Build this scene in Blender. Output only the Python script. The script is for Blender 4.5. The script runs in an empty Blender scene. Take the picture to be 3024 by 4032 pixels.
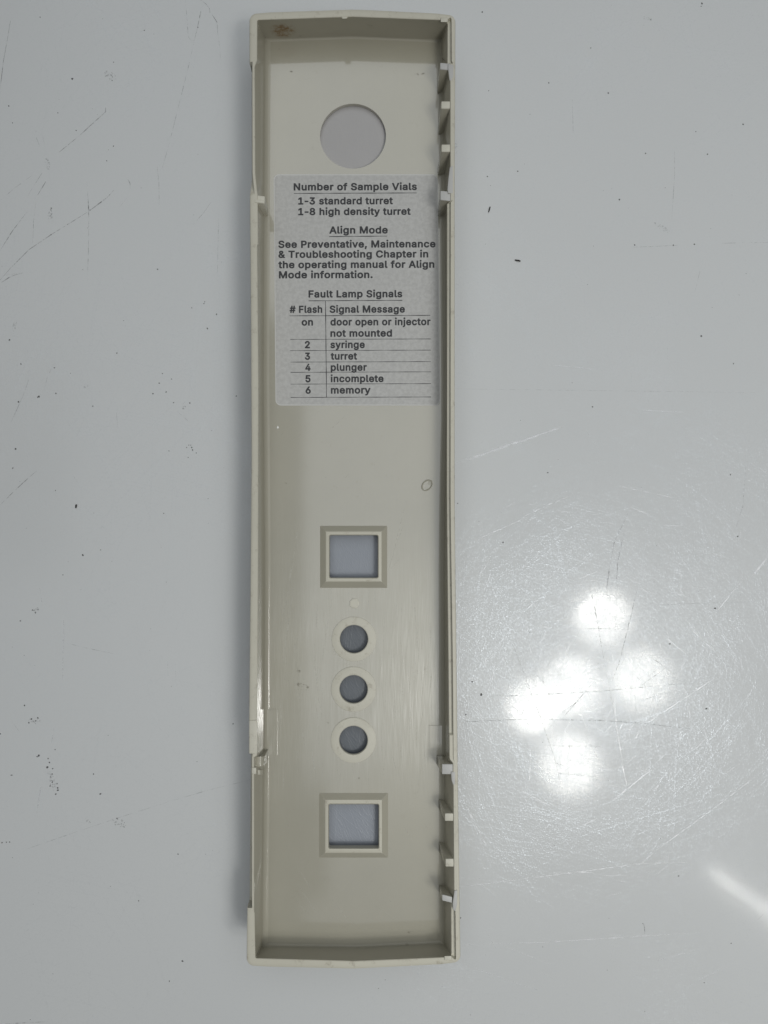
import bpy, bmesh, math, random
from mathutils import Vector, Euler
from mathutils.geometry import delaunay_2d_cdt

random.seed(7)
S = bpy.context.scene
COL = S.collection

# ------------------------------------------------------------------ camera
F_PX = 3029.0                      # focal length in photo pixels (3024 x 4032)
TILT = math.radians(1.62)
CAM_H = 0.2384
cam_d = bpy.data.cameras.new('camera')
cam = bpy.data.objects.new('camera', cam_d)
COL.objects.link(cam)
cam.location = (0, 0, CAM_H)
cam.rotation_euler = (TILT, 0, 0)
cam_d.sensor_fit = 'VERTICAL'
cam_d.sensor_height = 36.0
cam_d.lens = 36.0 * F_PX / 4032.0
cam_d.clip_start = 0.005
cam_d.clip_end = 50.0
S.camera = cam

# ------------------------------------------------------------------ world
W = bpy.data.worlds.new('World')
S.world = W
W.use_nodes = True
wt = W.node_tree
wt.nodes.clear()


def N(t, kind, **kw):
    n = t.nodes.new(kind)
    for k, v in kw.items():
        setattr(n, k, v)
    return n


def mth(t, op, a, b=None, c=None, clamp=False):
    n = N(t, 'ShaderNodeMath', operation=op, use_clamp=clamp)
    for i, v in enumerate((a, b, c)):
        if v is None:
            continue
        if isinstance(v, (int, float)):
            n.inputs[i].default_value = v
        else:
            t.links.new(v, n.inputs[i])
    return n.outputs[0]


def maprange(t, v, a, b, c, d, smooth=True):
    n = N(t, 'ShaderNodeMapRange', interpolation_type='SMOOTHSTEP' if smooth else 'LINEAR')
    t.links.new(v, n.inputs['Value'])
    for k, x in zip(('From Min', 'From Max', 'To Min', 'To Max'), (a, b, c, d)):
        n.inputs[k].default_value = x
    return n.outputs['Result']


def mixc(t, fac, a, b, mode='MIX'):
    n = N(t, 'ShaderNodeMix', data_type='RGBA', blend_type=mode)
    for s, v in ((n.inputs[0], fac), (n.inputs[6], a), (n.inputs[7], b)):
        if isinstance(v, (int, float)):
            s.default_value = v
        elif isinstance(v, tuple):
            s.default_value = (*v[:3], 1)
        else:
            t.links.new(v, s)
    return n.outputs[2]


WORLD_STRENGTH = 1.0
tc = N(wt, 'ShaderNodeTexCoord')
sx = N(wt, 'ShaderNodeSeparateXYZ')
wt.links.new(tc.outputs['Generated'], sx.inputs[0])
zc = mth(wt, 'MAXIMUM', sx.outputs['Z'], 0.02)
ux = mth(wt, 'DIVIDE', sx.outputs['X'], zc)
uy = mth(wt, 'DIVIDE', sx.outputs['Y'], zc)


def window(v, a, b, c, d):
    """soft-edged band: 0 below a, 1 between b and c, 0 above d"""
    return mth(wt, 'MULTIPLY', maprange(wt, v, a, b, 0, 1), maprange(wt, v, c, d, 1, 0))


def box(x, y):
    return mth(wt, 'MULTIPLY', window(ux, *x), window(uy, *y))


# the room: a broad bright ceiling field overhead, dim elsewhere ...
panel = box((-0.75, -0.25, 0.45, 1.0), (-0.75, 0.05, 0.85, 1.40))
amb = maprange(wt, sx.outputs['Z'], 0.0, 0.9, 0.02, 0.10)
step = mth(wt, 'MULTIPLY', maprange(wt, uy, 0.28, 0.36, 0, 1), maprange(wt, ux, 0.05, 0.16, 0, 1))
panel = mth(wt, 'MULTIPLY', panel, mth(wt, 'MULTIPLY_ADD', step, 0.35, 0.97))
lum = mth(wt, 'MULTIPLY_ADD', panel, 1.06, amb)
# ... and the person's dark silhouette, plus a patch added to dim the left edge
d1 = box((-0.24, -0.165, -0.110, -0.098), (-0.57, -0.54, 0.26, 0.32))
d2 = box((-0.24, -0.165, -0.080, -0.066), (-0.475, -0.460, -0.36, -0.28))
d3 = box((-0.80, -0.60, -0.46, -0.36), (-0.10, 0.02, 0.16, 0.30))
dk = mth(wt, 'MAXIMUM', mth(wt, 'MAXIMUM', d1, d2), d3)
lum = mth(wt, 'MULTIPLY', lum, mth(wt, 'SUBTRACT', 1.0, mth(wt, 'MULTIPLY', dk, 0.92)))
bg = N(wt, 'ShaderNodeBackground')
wcol = mixc(wt, lum, (0, 0, 0), (0.95, 0.985, 1.0))
wt.links.new(wcol, bg.inputs['Color'])
bg.inputs['Strength'].default_value = WORLD_STRENGTH
wo = N(wt, 'ShaderNodeOutputWorld')
wt.links.new(bg.outputs[0], wo.inputs['Surface'])

S.view_settings.view_transform = 'Standard'
S.view_settings.look = 'None'
S.view_settings.exposure = 0.0
S.view_settings.gamma = 1.0
S.view_settings.use_curve_mapping = False
S.render.engine = 'CYCLES'


# ------------------------------------------------------------------ pixel -> point on a level plane
_c, _s = math.cos(TILT), math.sin(TILT)


def P(px, py, z=0.0):
    dx, dy = (px - 1512.0) / F_PX, -(py - 2016.0) / F_PX
    wy = dy * _c + _s
    wz = dy * _s - _c
    t = (CAM_H - z) / -wz
    return Vector((dx * t, wy * t, z))


# ------------------------------------------------------------------ lamps
LAMP_H = 0.55


def area(name, shape, loc, power, size, size_y=None, rz=0.0, color=(1, 1, 1), aim=None):
    d = bpy.data.lights.new(name, 'AREA')
    d.shape = shape
    d.size = size
    if size_y:
        d.size_y = size_y
    d.energy = power
    d.color = color
    o = bpy.data.objects.new(name, d)
    COL.objects.link(o)
    o.location = loc
    o.rotation_euler = (0, 0, rz)
    if aim:
        o.rotation_euler = (Vector(aim) - Vector(loc)).to_track_quat('-Z', 'Y').to_euler()
    return o


def mirror(px, py, h):
    """where a lamp at height h must hang to be mirrored in the tabletop at that pixel"""
    p = P(px, py, 0)
    k = (CAM_H + h) / CAM_H
    return Vector((p.x * k, p.y * k, h))


LED_POWER = 0.205
for px, py, r in ((2372, 2432, 116), (2526, 2678, 128), (2250, 2700, 122), (2102, 2782, 108), (2243, 3010, 128)):
    rad = r / F_PX * (CAM_H + LAMP_H)
    area('led_spot_lamp', 'DISK', mirror(px, py, LAMP_H), LED_POWER, rad * 1.84, color=(1.0, 0.985, 0.94))
TUBE_H = 2.2
a = mirror(2795, 3425, TUBE_H)
b = mirror(3024, 3590, TUBE_H)
dv = (b - a).normalized()
mid = a + dv * 0.6
area('tube_lamp', 'RECTANGLE', mid, 2.3, 1.2, 0.013, math.atan2(dv.y, dv.x), (1.0, 0.99, 0.95))



# ------------------------------------------------------------------ materials
def newmat(name):
    m = bpy.data.materials.new(name)
    m.use_nodes = True
    t = m.node_tree
    b = t.nodes['Principled BSDF']
    return m, t, b


def noise(t, scale, detail=2.0, rough=0.5, vec=None, dist=0.0):
    n = N(t, 'ShaderNodeTexNoise')
    n.inputs['Scale'].default_value = scale
    n.inputs['Detail'].default_value = detail
    n.inputs['Roughness'].default_value = rough
    n.inputs['Distortion'].default_value = dist
    if vec is not None:
        t.links.new(vec, n.inputs['Vector'])
    return n.outputs['Fac']


def mapping(t, vec, rot=0.0, scale=(1, 1, 1), loc=(0, 0, 0)):
    # rotate first, then stretch
    m1 = N(t, 'ShaderNodeMapping')
    m1.inputs['Rotation'].default_value = (0, 0, rot)
    m1.inputs['Location'].default_value = loc
    t.links.new(vec, m1.inputs['Vector'])
    m2 = N(t, 'ShaderNodeMapping')
    m2.inputs['Scale'].default_value = scale
    t.links.new(m1.outputs[0], m2.inputs['Vector'])
    return m2.outputs[0]


def bump(t, h, dist, strength=1.0, normal=None):
    n = N(t, 'ShaderNodeBump')
    n.inputs['Strength'].default_value = strength
    n.inputs['Distance'].default_value = dist
    t.links.new(h, n.inputs['Height'])
    if normal is not None:
        t.links.new(normal, n.inputs['Normal'])
    return n.outputs[0]


def geo_pos(t):
    return N(t, 'ShaderNodeNewGeometry').outputs['Position']


def scratch_height(t, pos, angles, length, width, lo, hi, warp=0.0):
    """sum of fine straight hairline scratches in several directions"""
    if warp:
        wn = N(t, 'ShaderNodeTexNoise')
        wn.inputs['Scale'].default_value = 9.0
        wn.inputs['Detail'].default_value = 0.0
        t.links.new(pos, wn.inputs['Vector'])
        vm = N(t, 'ShaderNodeVectorMath', operation='MULTIPLY_ADD')
        t.links.new(wn.outputs['Color'], vm.inputs[0])
        vm.inputs[1].default_value = (warp, warp, 0)
        t.links.new(pos, vm.inputs[2])
        pos = vm.outputs[0]
    tot = None
    for i, a in enumerate(angles):
        v = mapping(t, pos, math.radians(a), (1.0 / length, 1.0 / width, 1.0), (0.37 * i + 0.1, 0.61 * i, 0))
        nz = noise(t, 1.0, 0.0, 0.5, v)
        s = maprange(t, nz, lo, hi, 0, 1)
        tot = s if tot is None else mth(t, 'ADD', tot, s)
    return tot


# tabletop: glossy off-white laminate, wiped and scratched for years
M_TABLE, t, b = newmat('scratched_white_laminate')
pos = geo_pos(t)
cloud = noise(t, 7.0, 4.0, 0.55, pos)
base = mixc(t, cloud, (0.64, 0.66, 0.668), (0.70, 0.71, 0.71))
fine = noise(t, 1500.0, 2.0, 0.6, pos)
base = mixc(t, mth(t, 'MULTIPLY', maprange(t, fine, 0.35, 0.65, 0, 1), 0.05), base, (0.50, 0.52, 0.53))
t.links.new(base, b.inputs['Base Color'])
b.inputs['Roughness'].default_value = 0.085
b.inputs['IOR'].default_value = 1.5
worn = maprange(t, noise(t, 14.0, 3.0, 0.6, pos), 0.35, 0.65, 0.45, 1.0)
fine_sc = scratch_height(t, pos, (3, 22, 41, 63, 82, 101, 124, 146, 167), 0.045, 0.00036, 0.50, 0.72, 0.03)
deep_sc = scratch_height(t, pos, (12, 33, 52, 74, 95, 117, 135, 158), 0.070, 0.00070, 0.66, 0.78, 0.02)
sc = mth(t, 'MULTIPLY', mth(t, 'MULTIPLY_ADD', deep_sc, 1.6, fine_sc), worn)
gl = N(t, 'ShaderNodeBsdfGlossy')
gl.inputs['Roughness'].default_value = 0.17
b.inputs['Coat Weight'].default_value = 0.6
b.inputs['Coat Roughness'].default_value = 0.37
b.inputs['Coat IOR'].default_value = 1.45
gl.inputs['Color'].default_value = (0.82, 0.90, 1.0, 1)
t.links.new(bump(t, sc, 0.000010), gl.inputs['Normal'])
t.links.new(mth(t, 'SUBTRACT', 0.5, mth(t, 'MULTIPLY', mth(t, 'MULTIPLY', sc, 0.42, clamp=True), 0.36)), b.inputs['Specular IOR Level'])
mx = N(t, 'ShaderNodeMixShader')
t.links.new(mth(t, 'MULTIPLY', sc, 0.0145, clamp=True), mx.inputs[0])
t.links.new(b.outputs[0], mx.inputs[1])
t.links.new(gl.outputs[0], mx.inputs[2])
t.links.new(mx.outputs[0], t.nodes['Material Output'].inputs['Surface'])


def mark_mat(name, color, amount, scale, lo, hi, rough=0.6, metal=0.0):
    m, t, b = newmat(name)
    b.inputs['Base Color'].default_value = (*color, 1)
    b.inputs['Roughness'].default_value = rough
    b.inputs['Metallic'].default_value = metal
    f = maprange(t, noise(t, scale, 3.0, 0.7, geo_pos(t)), lo, hi, 0, amount)
    t.links.new(f, b.inputs['Alpha'])
    return m


M_DARK = mark_mat('dirt_filled_scratch', (0.11, 0.115, 0.12), 0.66, 700, 0.34, 0.66)
M_FAINT = mark_mat('faint_scratch', (0.22, 0.23, 0.24), 0.38, 500, 0.38, 0.68)
M_LIGHT = mark_mat('pale_scratch_glint', (0.96, 0.97, 1.0), 0.28, 500, 0.36, 0.66, 0.42, 1.0)
M_SPECK = mark_mat('dark_pit', (0.075, 0.075, 0.075), 0.85, 1500, 0.27, 0.46)
M_SMUDGE = mark_mat('grey_smudge', (0.16, 0.16, 0.16), 0.45, 1500, 0.52, 0.66)


def plastic(name, c1, c2, rough, streak=0.0, grain=0.00001, spec=0.5, extra=None):
    m, t, b = newmat(name)
    pos = geo_pos(t)
    n1 = noise(t, 28.0, 5.0, 0.6, pos)
    col = mixc(t, maprange(t, n1, 0.3, 0.7, 0, 1), c1, c2)
    if extra:
        col = extra(t, pos, col)
    t.links.new(col, b.inputs['Base Color'])
    h = noise(t, 2600.0, 2.0, 0.6, pos)
    nrm = bump(t, h, grain)
    if streak:
        s = scratch_height(t, pos, (90, 86, 95), 0.016, 0.00022, 0.40, 0.72, 0.004)
        sp = N(t, 'ShaderNodeSeparateXYZ')
        t.links.new(pos, sp.inputs[0])
        zone = mth(t, 'MULTIPLY', maprange(t, sp.outputs['Y'], -0.085, -0.05, 0.15, 1), maprange(t, sp.outputs['Y'], -0.025, 0.02, 1, 0.10))
        nrm = bump(t, mth(t, 'MULTIPLY', s, zone), streak, 1.0, nrm)
    t.links.new(nrm, b.inputs['Normal'])
    b.inputs['Roughness'].default_value = rough
    b.inputs['Specular IOR Level'].default_value = spec
    return m


def grime(t, pos, col):
    g = maprange(t, noise(t, 260.0, 6.0, 0.75, pos), 0.60, 0.80, 0, 0.30)
    col = mixc(t, g, col, (0.24, 0.205, 0.13))
    y = maprange(t, noise(t, 11.0, 3.0, 0.5, pos), 0.40, 0.75, 0, 0.35)
    return mixc(t, y, col, (0.48, 0.45, 0.33))


def rim_dirt(t, pos, col):
    g = maprange(t, noise(t, 320.0, 6.0, 0.75, pos), 0.53, 0.74, 0, 0.50)
    return mixc(t, g, col, (0.27, 0.23, 0.16))


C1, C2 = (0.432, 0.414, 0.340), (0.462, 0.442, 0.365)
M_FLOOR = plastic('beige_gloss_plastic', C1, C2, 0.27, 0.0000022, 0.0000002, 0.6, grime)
t = M_FLOOR.node_tree
b = t.nodes['Principled BSDF']
# wiped lengthwise beside the button holes: highlights spread across the fine scratches there
pos = geo_pos(t)
tg = N(t, 'ShaderNodeTangent', direction_type='UV_MAP', uv_map='flow')
gl = N(t, 'ShaderNodeBsdfAnisotropic')
t.links.new(tg.outputs[0], gl.inputs['Tangent'])
gl.inputs['Color'].default_value = (0.95, 0.96, 0.95, 1)
gl.inputs['Roughness'].default_value = 0.30
gl.inputs['Anisotropy'].default_value = 0.5
gl.inputs['Rotation'].default_value = 0.25
sp = N(t, 'ShaderNodeSeparateXYZ')
t.links.new(pos, sp.inputs[0])
zone = mth(t, 'MULTIPLY', maprange(t, sp.outputs['Y'], -0.088, -0.060, 0.1, 1), maprange(t, sp.outputs['Y'], -0.030, 0.015, 1, 0.1))
st = scratch_height(t, pos, (90, 85, 94), 0.012, 0.00034, 0.46, 0.70, 0.003)
wash = maprange(t, noise(t, 60.0, 3.0, 0.6, pos), 0.3, 0.7, 0.5, 1.0)
fac = mth(t, 'MULTIPLY', mth(t, 'MULTIPLY', zone, wash), mth(t, 'MULTIPLY_ADD', st, 0.022, 0.016), clamp=True)
mx = N(t, 'ShaderNodeMixShader')
t.links.new(fac, mx.inputs[0])
t.links.new(b.outputs[0], mx.inputs[1])
t.links.new(gl.outputs[0], mx.inputs[2])
t.links.new(mx.outputs[0], t.nodes['Material Output'].inputs['Surface'])
b.inputs['Coat Weight'].default_value = 1.0
b.inputs['Coat IOR'].default_value = 1.9
b.inputs['Coat Roughness'].default_value = 0.07
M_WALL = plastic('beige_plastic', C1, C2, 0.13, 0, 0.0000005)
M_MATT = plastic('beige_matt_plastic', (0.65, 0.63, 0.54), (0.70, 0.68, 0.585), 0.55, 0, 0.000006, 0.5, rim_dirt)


def rusty(t, pos, col):
    """brown stain near the left end of the top end wall"""
    ctr = P(1114, 134, 0.0135)
    d = N(t, 'ShaderNodeVectorMath', operation='SUBTRACT')
    t.links.new(pos, d.inputs[0])
    d.inputs[1].default_value = ctr
    s = N(t, 'ShaderNodeVectorMath', operation='MULTIPLY')
    t.links.new(d.outputs[0], s.inputs[0])
    s.inputs[1].default_value = (215.0, 20.0, 220.0)
    ln = N(t, 'ShaderNodeVectorMath', operation='LENGTH')
    t.links.new(s.outputs[0], ln.inputs[0])
    near = maprange(t, ln.outputs['Value'], 0.45, 1.0, 1, 0)
    nn = maprange(t, noise(t, 520.0, 6.0, 0.75, pos), 0.36, 0.66, 0, 1)
    f = mth(t, 'MULTIPLY', near, nn)
    col = mixc(t, mth(t, 'MULTIPLY', f, 0.95), col, (0.22, 0.12, 0.03))
    # grey-brown rubbed dirt scattered along the wall
    g = maprange(t, noise(t, 150.0, 5.0, 0.7, pos), 0.60, 0.74, 0, 0.35)
    return mixc(t, g, col, (0.15, 0.12, 0.07))


M_ENDWALL = plastic('stained_beige_plastic', C1, C2, 0.42, 0, 0.000002, 0.4, rusty)
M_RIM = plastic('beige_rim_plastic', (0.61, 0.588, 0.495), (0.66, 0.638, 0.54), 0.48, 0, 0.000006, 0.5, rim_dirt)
M_WHITE = plastic('stress_whitened_plastic', (0.53, 0.53, 0.515), (0.59, 0.59, 0.575), 0.5, 0, 0.000008)
M_SCR = mark_mat('pale_hairline_scratch', (0.76, 0.75, 0.68), 0.55, 420, 0.34, 0.64, 0.30, 0.0)  # scratches in the plastic, coloured pale for the light they catch
M_SCUFF = mark_mat('brown_scuff', (0.20, 0.18, 0.13), 0.40, 800, 0.46, 0.68)
M_CHIP = newmat('bright_chip')[0]
M_CHIP.node_tree.nodes['Principled BSDF'].inputs['Base Color'].default_value = (0.9, 0.9, 0.88, 1)

M_LABEL, t, b = newmat('silver_grey_label_film')
pos = geo_pos(t)
g1 = noise(t, 900.0, 3.0, 0.65, pos)
g2 = noise(t, 60.0, 3.0, 0.6, pos)
col = mixc(t, maprange(t, g1, 0.35, 0.65, 0, 1), (0.525, 0.522, 0.508), (0.60, 0.597, 0.583))
col = mixc(t, mth(t, 'MULTIPLY', g2, 0.10), col, (0.30, 0.30, 0.29))
t.links.new(col, b.inputs['Base Color'])
t.links.new(bump(t, g1, 0.00003), b.inputs['Normal'])
b.inputs['Roughness'].default_value = 0.42
b.inputs['Metallic'].default_value = 0.0

M_INK, t, b = newmat('dark_grey_ink')
pos = geo_pos(t)
col = mixc(t, noise(t, 900.0, 2.0, 0.6, pos), (0.022, 0.023, 0.026), (0.042, 0.043, 0.047))
t.links.new(col, b.inputs['Base Color'])
b.inputs['Roughness'].default_value = 0.45

M_LINT, t, b = newmat('dark_lint')
b.inputs['Base Color'].default_value = (0.035, 0.033, 0.03, 1)
b.inputs['Roughness'].default_value = 0.9


# ------------------------------------------------------------------ mesh helpers
def link_mesh(name, verts, faces, mats, parent=None, fmats=None, sharp=35, smooth=True):
    me = bpy.data.meshes.new(name)
    me.from_pydata([tuple(v) for v in verts], [], faces)
    for m in (mats if isinstance(mats, (list, tuple)) else [mats]):
        me.materials.append(m)
    bm = bmesh.new()
    bm.from_mesh(me)
    bmesh.ops.remove_doubles(bm, verts=bm.verts, dist=1e-6)
    if fmats is None:
        bmesh.ops.recalc_face_normals(bm, faces=bm.faces)
    bm.to_mesh(me)
    bm.free()
    if fmats:
        for p, i in zip(me.polygons, fmats):
            p.material_index = i
    if smooth:
        for p in me.polygons:
            p.use_smooth = True
        me.set_sharp_from_angle(angle=math.radians(sharp))
    o = bpy.data.objects.new(name, me)
    COL.objects.link(o)
    if parent:
        o.parent = parent
    return o


def bm_obj(name, bm, mats, parent=None, sharp=35):
    me = bpy.data.meshes.new(name)
    bmesh.ops.recalc_face_normals(bm, faces=bm.faces)
    bm.to_mesh(me)
    bm.free()
    for m in (mats if isinstance(mats, (list, tuple)) else [mats]):
        me.materials.append(m)
    for p in me.polygons:
        p.use_smooth = True
    me.set_sharp_from_angle(angle=math.radians(sharp))
    o = bpy.data.objects.new(name, me)
    COL.objects.link(o)
    if parent:
        o.parent = parent
    return o


def hexa(bm, bottom, top, bevel=0.0):
    """closed solid from two point lists of equal length"""
    vb = [bm.verts.new(p) for p in bottom]
    vt = [bm.verts.new(p) for p in top]
    n = len(vb)
    fs = [bm.faces.new(vb[::-1]), bm.faces.new(vt)]
    for i in range(n):
        fs.append(bm.faces.new((vb[i], vb[(i + 1) % n], vt[(i + 1) % n], vt[i])))
    bmesh.ops.recalc_face_normals(bm, faces=fs)
    if bevel:
        es = list({e for f in fs for e in f.edges})
        bmesh.ops.bevel(bm, geom=es, offset=bevel, segments=2, affect='EDGES', profile=0.5)


def quadpx(x0, y0, x1, y1, z):
    return [P(x0, y0, z), P(x0, y1, z), P(x1, y1, z), P(x1, y0, z)]


def lerp_poly(pts, x):
    if x <= pts[0][0]:
        return pts[0][1]
    for (a, va), (b2, vb) in zip(pts, pts[1:]):
        if x <= b2:
            return va + (vb - va) * (x - a) / (b2 - a)
    return pts[-1][1]


def ribbon(verts, faces, fm, pts, z, w, mi, wob=0.0, taper=True):
    """flat hairline strip along a polyline of photo pixels, width w in pixels"""
    dense = []
    for (x0, y0), (x1, y1) in zip(pts, pts[1:]):
        L = math.hypot(x1 - x0, y1 - y0)
        k = max(1, int(L / 30))
        for i in range(k):
            f = i / k
            dense.append((x0 + (x1 - x0) * f, y0 + (y1 - y0) * f))
    dense.append(pts[-1])
    ph = random.uniform(0, 6.28)
    n = len(dense)
    base_i = len(verts)
    for i, (x, y) in enumerate(dense):
        xa, ya = dense[max(0, i - 1)]
        xb, yb = dense[min(n - 1, i + 1)]
        dx, dy = xb - xa, yb - ya
        L = math.hypot(dx, dy) or 1.0
        nx, ny = -dy / L, dx / L
        ww = w * 0.5 * (0.75 + 0.25 * math.sin(i * 1.7 + ph))
        if taper:
            ww *= min(1.0, 0.35 + 2.2 * min(i, n - 1 - i) / max(1, n - 1))
        o = wob * math.sin(i * 0.6 + ph)
        verts.append(P(x + nx * (o + ww), y + ny * (o + ww), z))
        verts.append(P(x + nx * (o - ww), y + ny * (o - ww), z))
    for i in range(n - 1):
        q = base_i + 2 * i
        faces.append((q, q + 1, q + 3, q + 2))
        fm.append(mi)


def blot(verts, faces, fm, x, y, rx, ry, z, mi, rot=0.0, n=9):
    base_i = len(verts)
    for i in range(n):
        a = 2 * math.pi * i / n
        k = random.uniform(0.7, 1.15)
        u, v = rx * k * math.cos(a), ry * k * math.sin(a)
        verts.append(P(x + u * math.cos(rot) - v * math.sin(rot), y + u * math.sin(rot) + v * math.cos(rot), z))
    faces.append(tuple(range(base_i, base_i + n))[::-1])
    fm.append(mi)


def add_flow(me):
    uv = me.uv_layers.new(name='flow')
    for lpp in me.loops:
        co = me.vertices[lpp.vertex_index].co
        uv.data[lpp.index].uv = (co.x * 10, co.y * 10)


def up_faces(verts, faces):
    out = []
    for f in faces:
        a, b2, c = verts[f[0]], verts[f[1]], verts[f[2]]
        out.append(f if (b2 - a).cross(c - a).z >= 0 else tuple(reversed(f)))
    return out


# ------------------------------------------------------------------ tabletop (the setting)
HALF = 0.9
V = [Vector((x, y, z)) for z in (0.0, -0.03) for x, y in ((-HALF, -HALF), (HALF, -HALF), (HALF, HALF), (-HALF, HALF))]
FC = [(0, 1, 2, 3), (7, 6, 5, 4), (0, 4, 5, 1), (1, 5, 6, 2), (2, 6, 7, 3), (3, 7, 4, 0)]
FM = [0] * 6
ZT = 0.00003


def z1(pts, ox, oy, sc):
    return [(ox + x / sc, oy + y / sc) for x, y in pts]


A = lambda *p: z1(p, 0, 0, 1.659)
B = lambda *p: z1(p, 0, 1100, 1.659)
C = lambda *p: z1(p, 0, 2300, 1.277)
D = lambda *p: z1(p, 1750, 0, 1.302)
E = lambda *p: z1(p, 1750, 1500, 1.302)
G = lambda *p: z1(p, 1750, 3000, 1.302)

dark_lines = [   # (points, width px, slot)
    (A((68, 135), (52, 235)), 3.4, 1), (A((52, 235), (22, 400), (8, 520), (-4, 620)), 3.0, 1),
    (A((1210, -5), (1222, 130), (1230, 240), (1250, 268), (1270, 262)), 3.0, 2),
    (A((1315, 60), (1292, 170), (1270, 262)), 3.2, 1), (A((1270, 262), (1235, 420), (1180, 640), (1110, 920), (1060, 1100)), 3.0, 2),
    (A((1305, -5), (1345, 25), (1368, 55), (1372, 85)), 3.2, 1), (A((1385, 95), (1418, 145), (1422, 215)), 3.2, 1),
    (A((1422, 215), (1435, 300), (1440, 390)), 3, 2),
    (A((690, 703), (690, 730), (640, 775), (520, 885)), 3.6, 1), (A((520, 885), (385, 995)), 3, 1),
    (A((235, 895), (257, 948)), 3.5, 1), (A((275, 870), (290, 945)), 3, 2), (A((180, 868), (240, 860)), 3, 2),
    (A((275, 1128), (235, 1192)), 5.0, 1), (A((235, 1192), (175, 1290)), 3, 2),
    (A((300, 1185), (245, 1275)), 4.2, 1), (A((245, 1275), (215, 1320)), 3, 2),
    (A((210, 1145), (100, 1225), (0, 1310)), 3, 2), (A((235, 1320), (220, 1440), (213, 1590)), 3, 2),
    (A((175, 1385), (80, 1510), (-5, 1645)), 3, 1),
    (A((745, 1240), (700, 1290)), 6.0, 1), (A((700, 1290), (580, 1380)), 4.2, 1),
    (A((580, 1380), (460, 1455), (335, 1532), (190, 1630), (70, 1750), (-5, 1835)), 3.4, 1),
    (A((568, 1190), (575, 1300)), 3, 2), (A((575, 1300), (578, 1350), (580, 1420)), 5.0, 1),
    (A((580, 1420), (577, 1660), (570, 1850)), 3, 2), (A((835, 1170), (850, 1200), (850, 1230)), 4, 1),
    (A((835, 1285), (780, 1355)), 3, 2), (A((10, 1845), (60, 1812), (100, 1795), (150, 1782)), 4.5, 1),
    (A((40, 1797), (110, 1786)), 4.0, 1), (A((1025, 1060), (1038, 1200), (1040, 1340)), 2.6, 2),
    (A((1400, 1290), (1330, 1390), (1260, 1470)), 2.6, 2), (A((1428, 1400), (1420, 1800)), 2.4, 2),
    (B((240, 1250), (200, 1285)), 5.0, 1), (B((200, 1285), (150, 1330), (80, 1395), (0, 1475)), 3.4, 1),
    (B((190, 650), (150, 760), (65, 950)), 2.8, 2), (B((350, 550), (305, 650), (290, 720)), 4, 2),
    (B((440, 932), (458, 958)), 4.0, 2), (B((480, 1285), (505, 1325)), 4.0, 2), (B((1155, 860), (1240, 935)), 3.2, 2),
    (B((270, 460), (255, 490)), 3, 2), (B((760, 870), (770, 970)), 3, 2), (B((395, 1658), (415, 1645)), 4, 2),
    (C((330, 295), (430, 320), (570, 350)), 3.0, 2), (C((140, 1330), (270, 1285), (400, 1240)), 3.2, 2),
    (C((400, 1240), (640, 1160), (880, 1085)), 2.8, 2), (C((880, 1085), (1050, 1035), (1255, 985)), 2.6, 2),
    (C((60, 690), (95, 740)), 4, 2), (C((0, 2212), (240, 2200)), 4, 2),
    (D((655, 510), (658, 600), (660, 680)), 3, 2), (D((945, 1268), (1080, 1263), (1200, 1257)), 3, 2),
    (D((1425, 1247), (1500, 1245), (1665, 1242)), 3.2, 2), (D((1310, 1390), (1295, 1450), (1280, 1515)), 3, 2),
    (D((1180, 760), (1180, 900), (1165, 1130)), 2.6, 2), (D((60, 1455), (75, 1462)), 3, 1),
    (E((745, 1060), (770, 1160), (800, 1330), (820, 1440)), 3.6, 1), (E((820, 1440), (860, 1650), (900, 1880), (935, 2060)), 3, 2),
    (E((985, 1080), (940, 1270), (900, 1430), (845, 1580)), 3.2, 1), (E((830, 1080), (850, 930)), 5, 2),
    (E((850, 930), (870, 830), (940, 680)), 4.5, 2), (E((880, 1050), (890, 920), (920, 780)), 4.5, 2),
    (E((220, 1615), (450, 1610), (800, 1590), (1000, 1572), (1240, 1550)), 3.2, 1),
    (E((76, 1750), (250, 1740), (400, 1735), (800, 1740), (1010, 1755), (1210, 1777)), 3.4, 1),
    (E((1210, 1777), (1310, 1788)), 3, 2), (E((765, 1543), (690, 1630), (600, 1735)), 4.2, 1),
    (E((1145, 1465), (1080, 1510), (1010, 1560)), 3.2, 1), (E((1145, 1478), (1050, 1410)), 3.2, 1),
    (E((350, 1350), (400, 1480), (490, 1720), (560, 1920), (600, 2080)), 3.0, 1),
    (E((660, 1270), (950, 1272)), 2.8, 1), (E((510, 1870), (660, 1872), (800, 1873)), 2.6, 1),
    (E((690, 1640), (600, 1700)), 2.6, 1), (E((640, 1590), (650, 1560)), 4, 1), (E((620, 1480), (600, 1660)), 2.6, 2),
    (E((900, 1170), (925, 1205)), 4, 1), (E((1005, 1640), (1110, 1605)), 2.6, 1), (E((560, 2010), (800, 2030)), 2.4, 1),
    (E((1040, 1150), (1590, 1130)), 2.2, 2), (E((260, 1530), (650, 1500)), 2.4, 2),
    (G((1020, 828), (1026, 850), (1027, 880)), 4.0, 1), (G((0, 0), (1, 1)), 2, 2),
    (E((40, 40), (1600, 60)), 1.5, 2), (E((1545, 430), (1530, 640), (1480, 800)), 2.4, 2),
]
for pts, w, mi in dark_lines:
    ribbon(V, FC, FM, pts, ZT, w * 0.85, mi)
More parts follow.
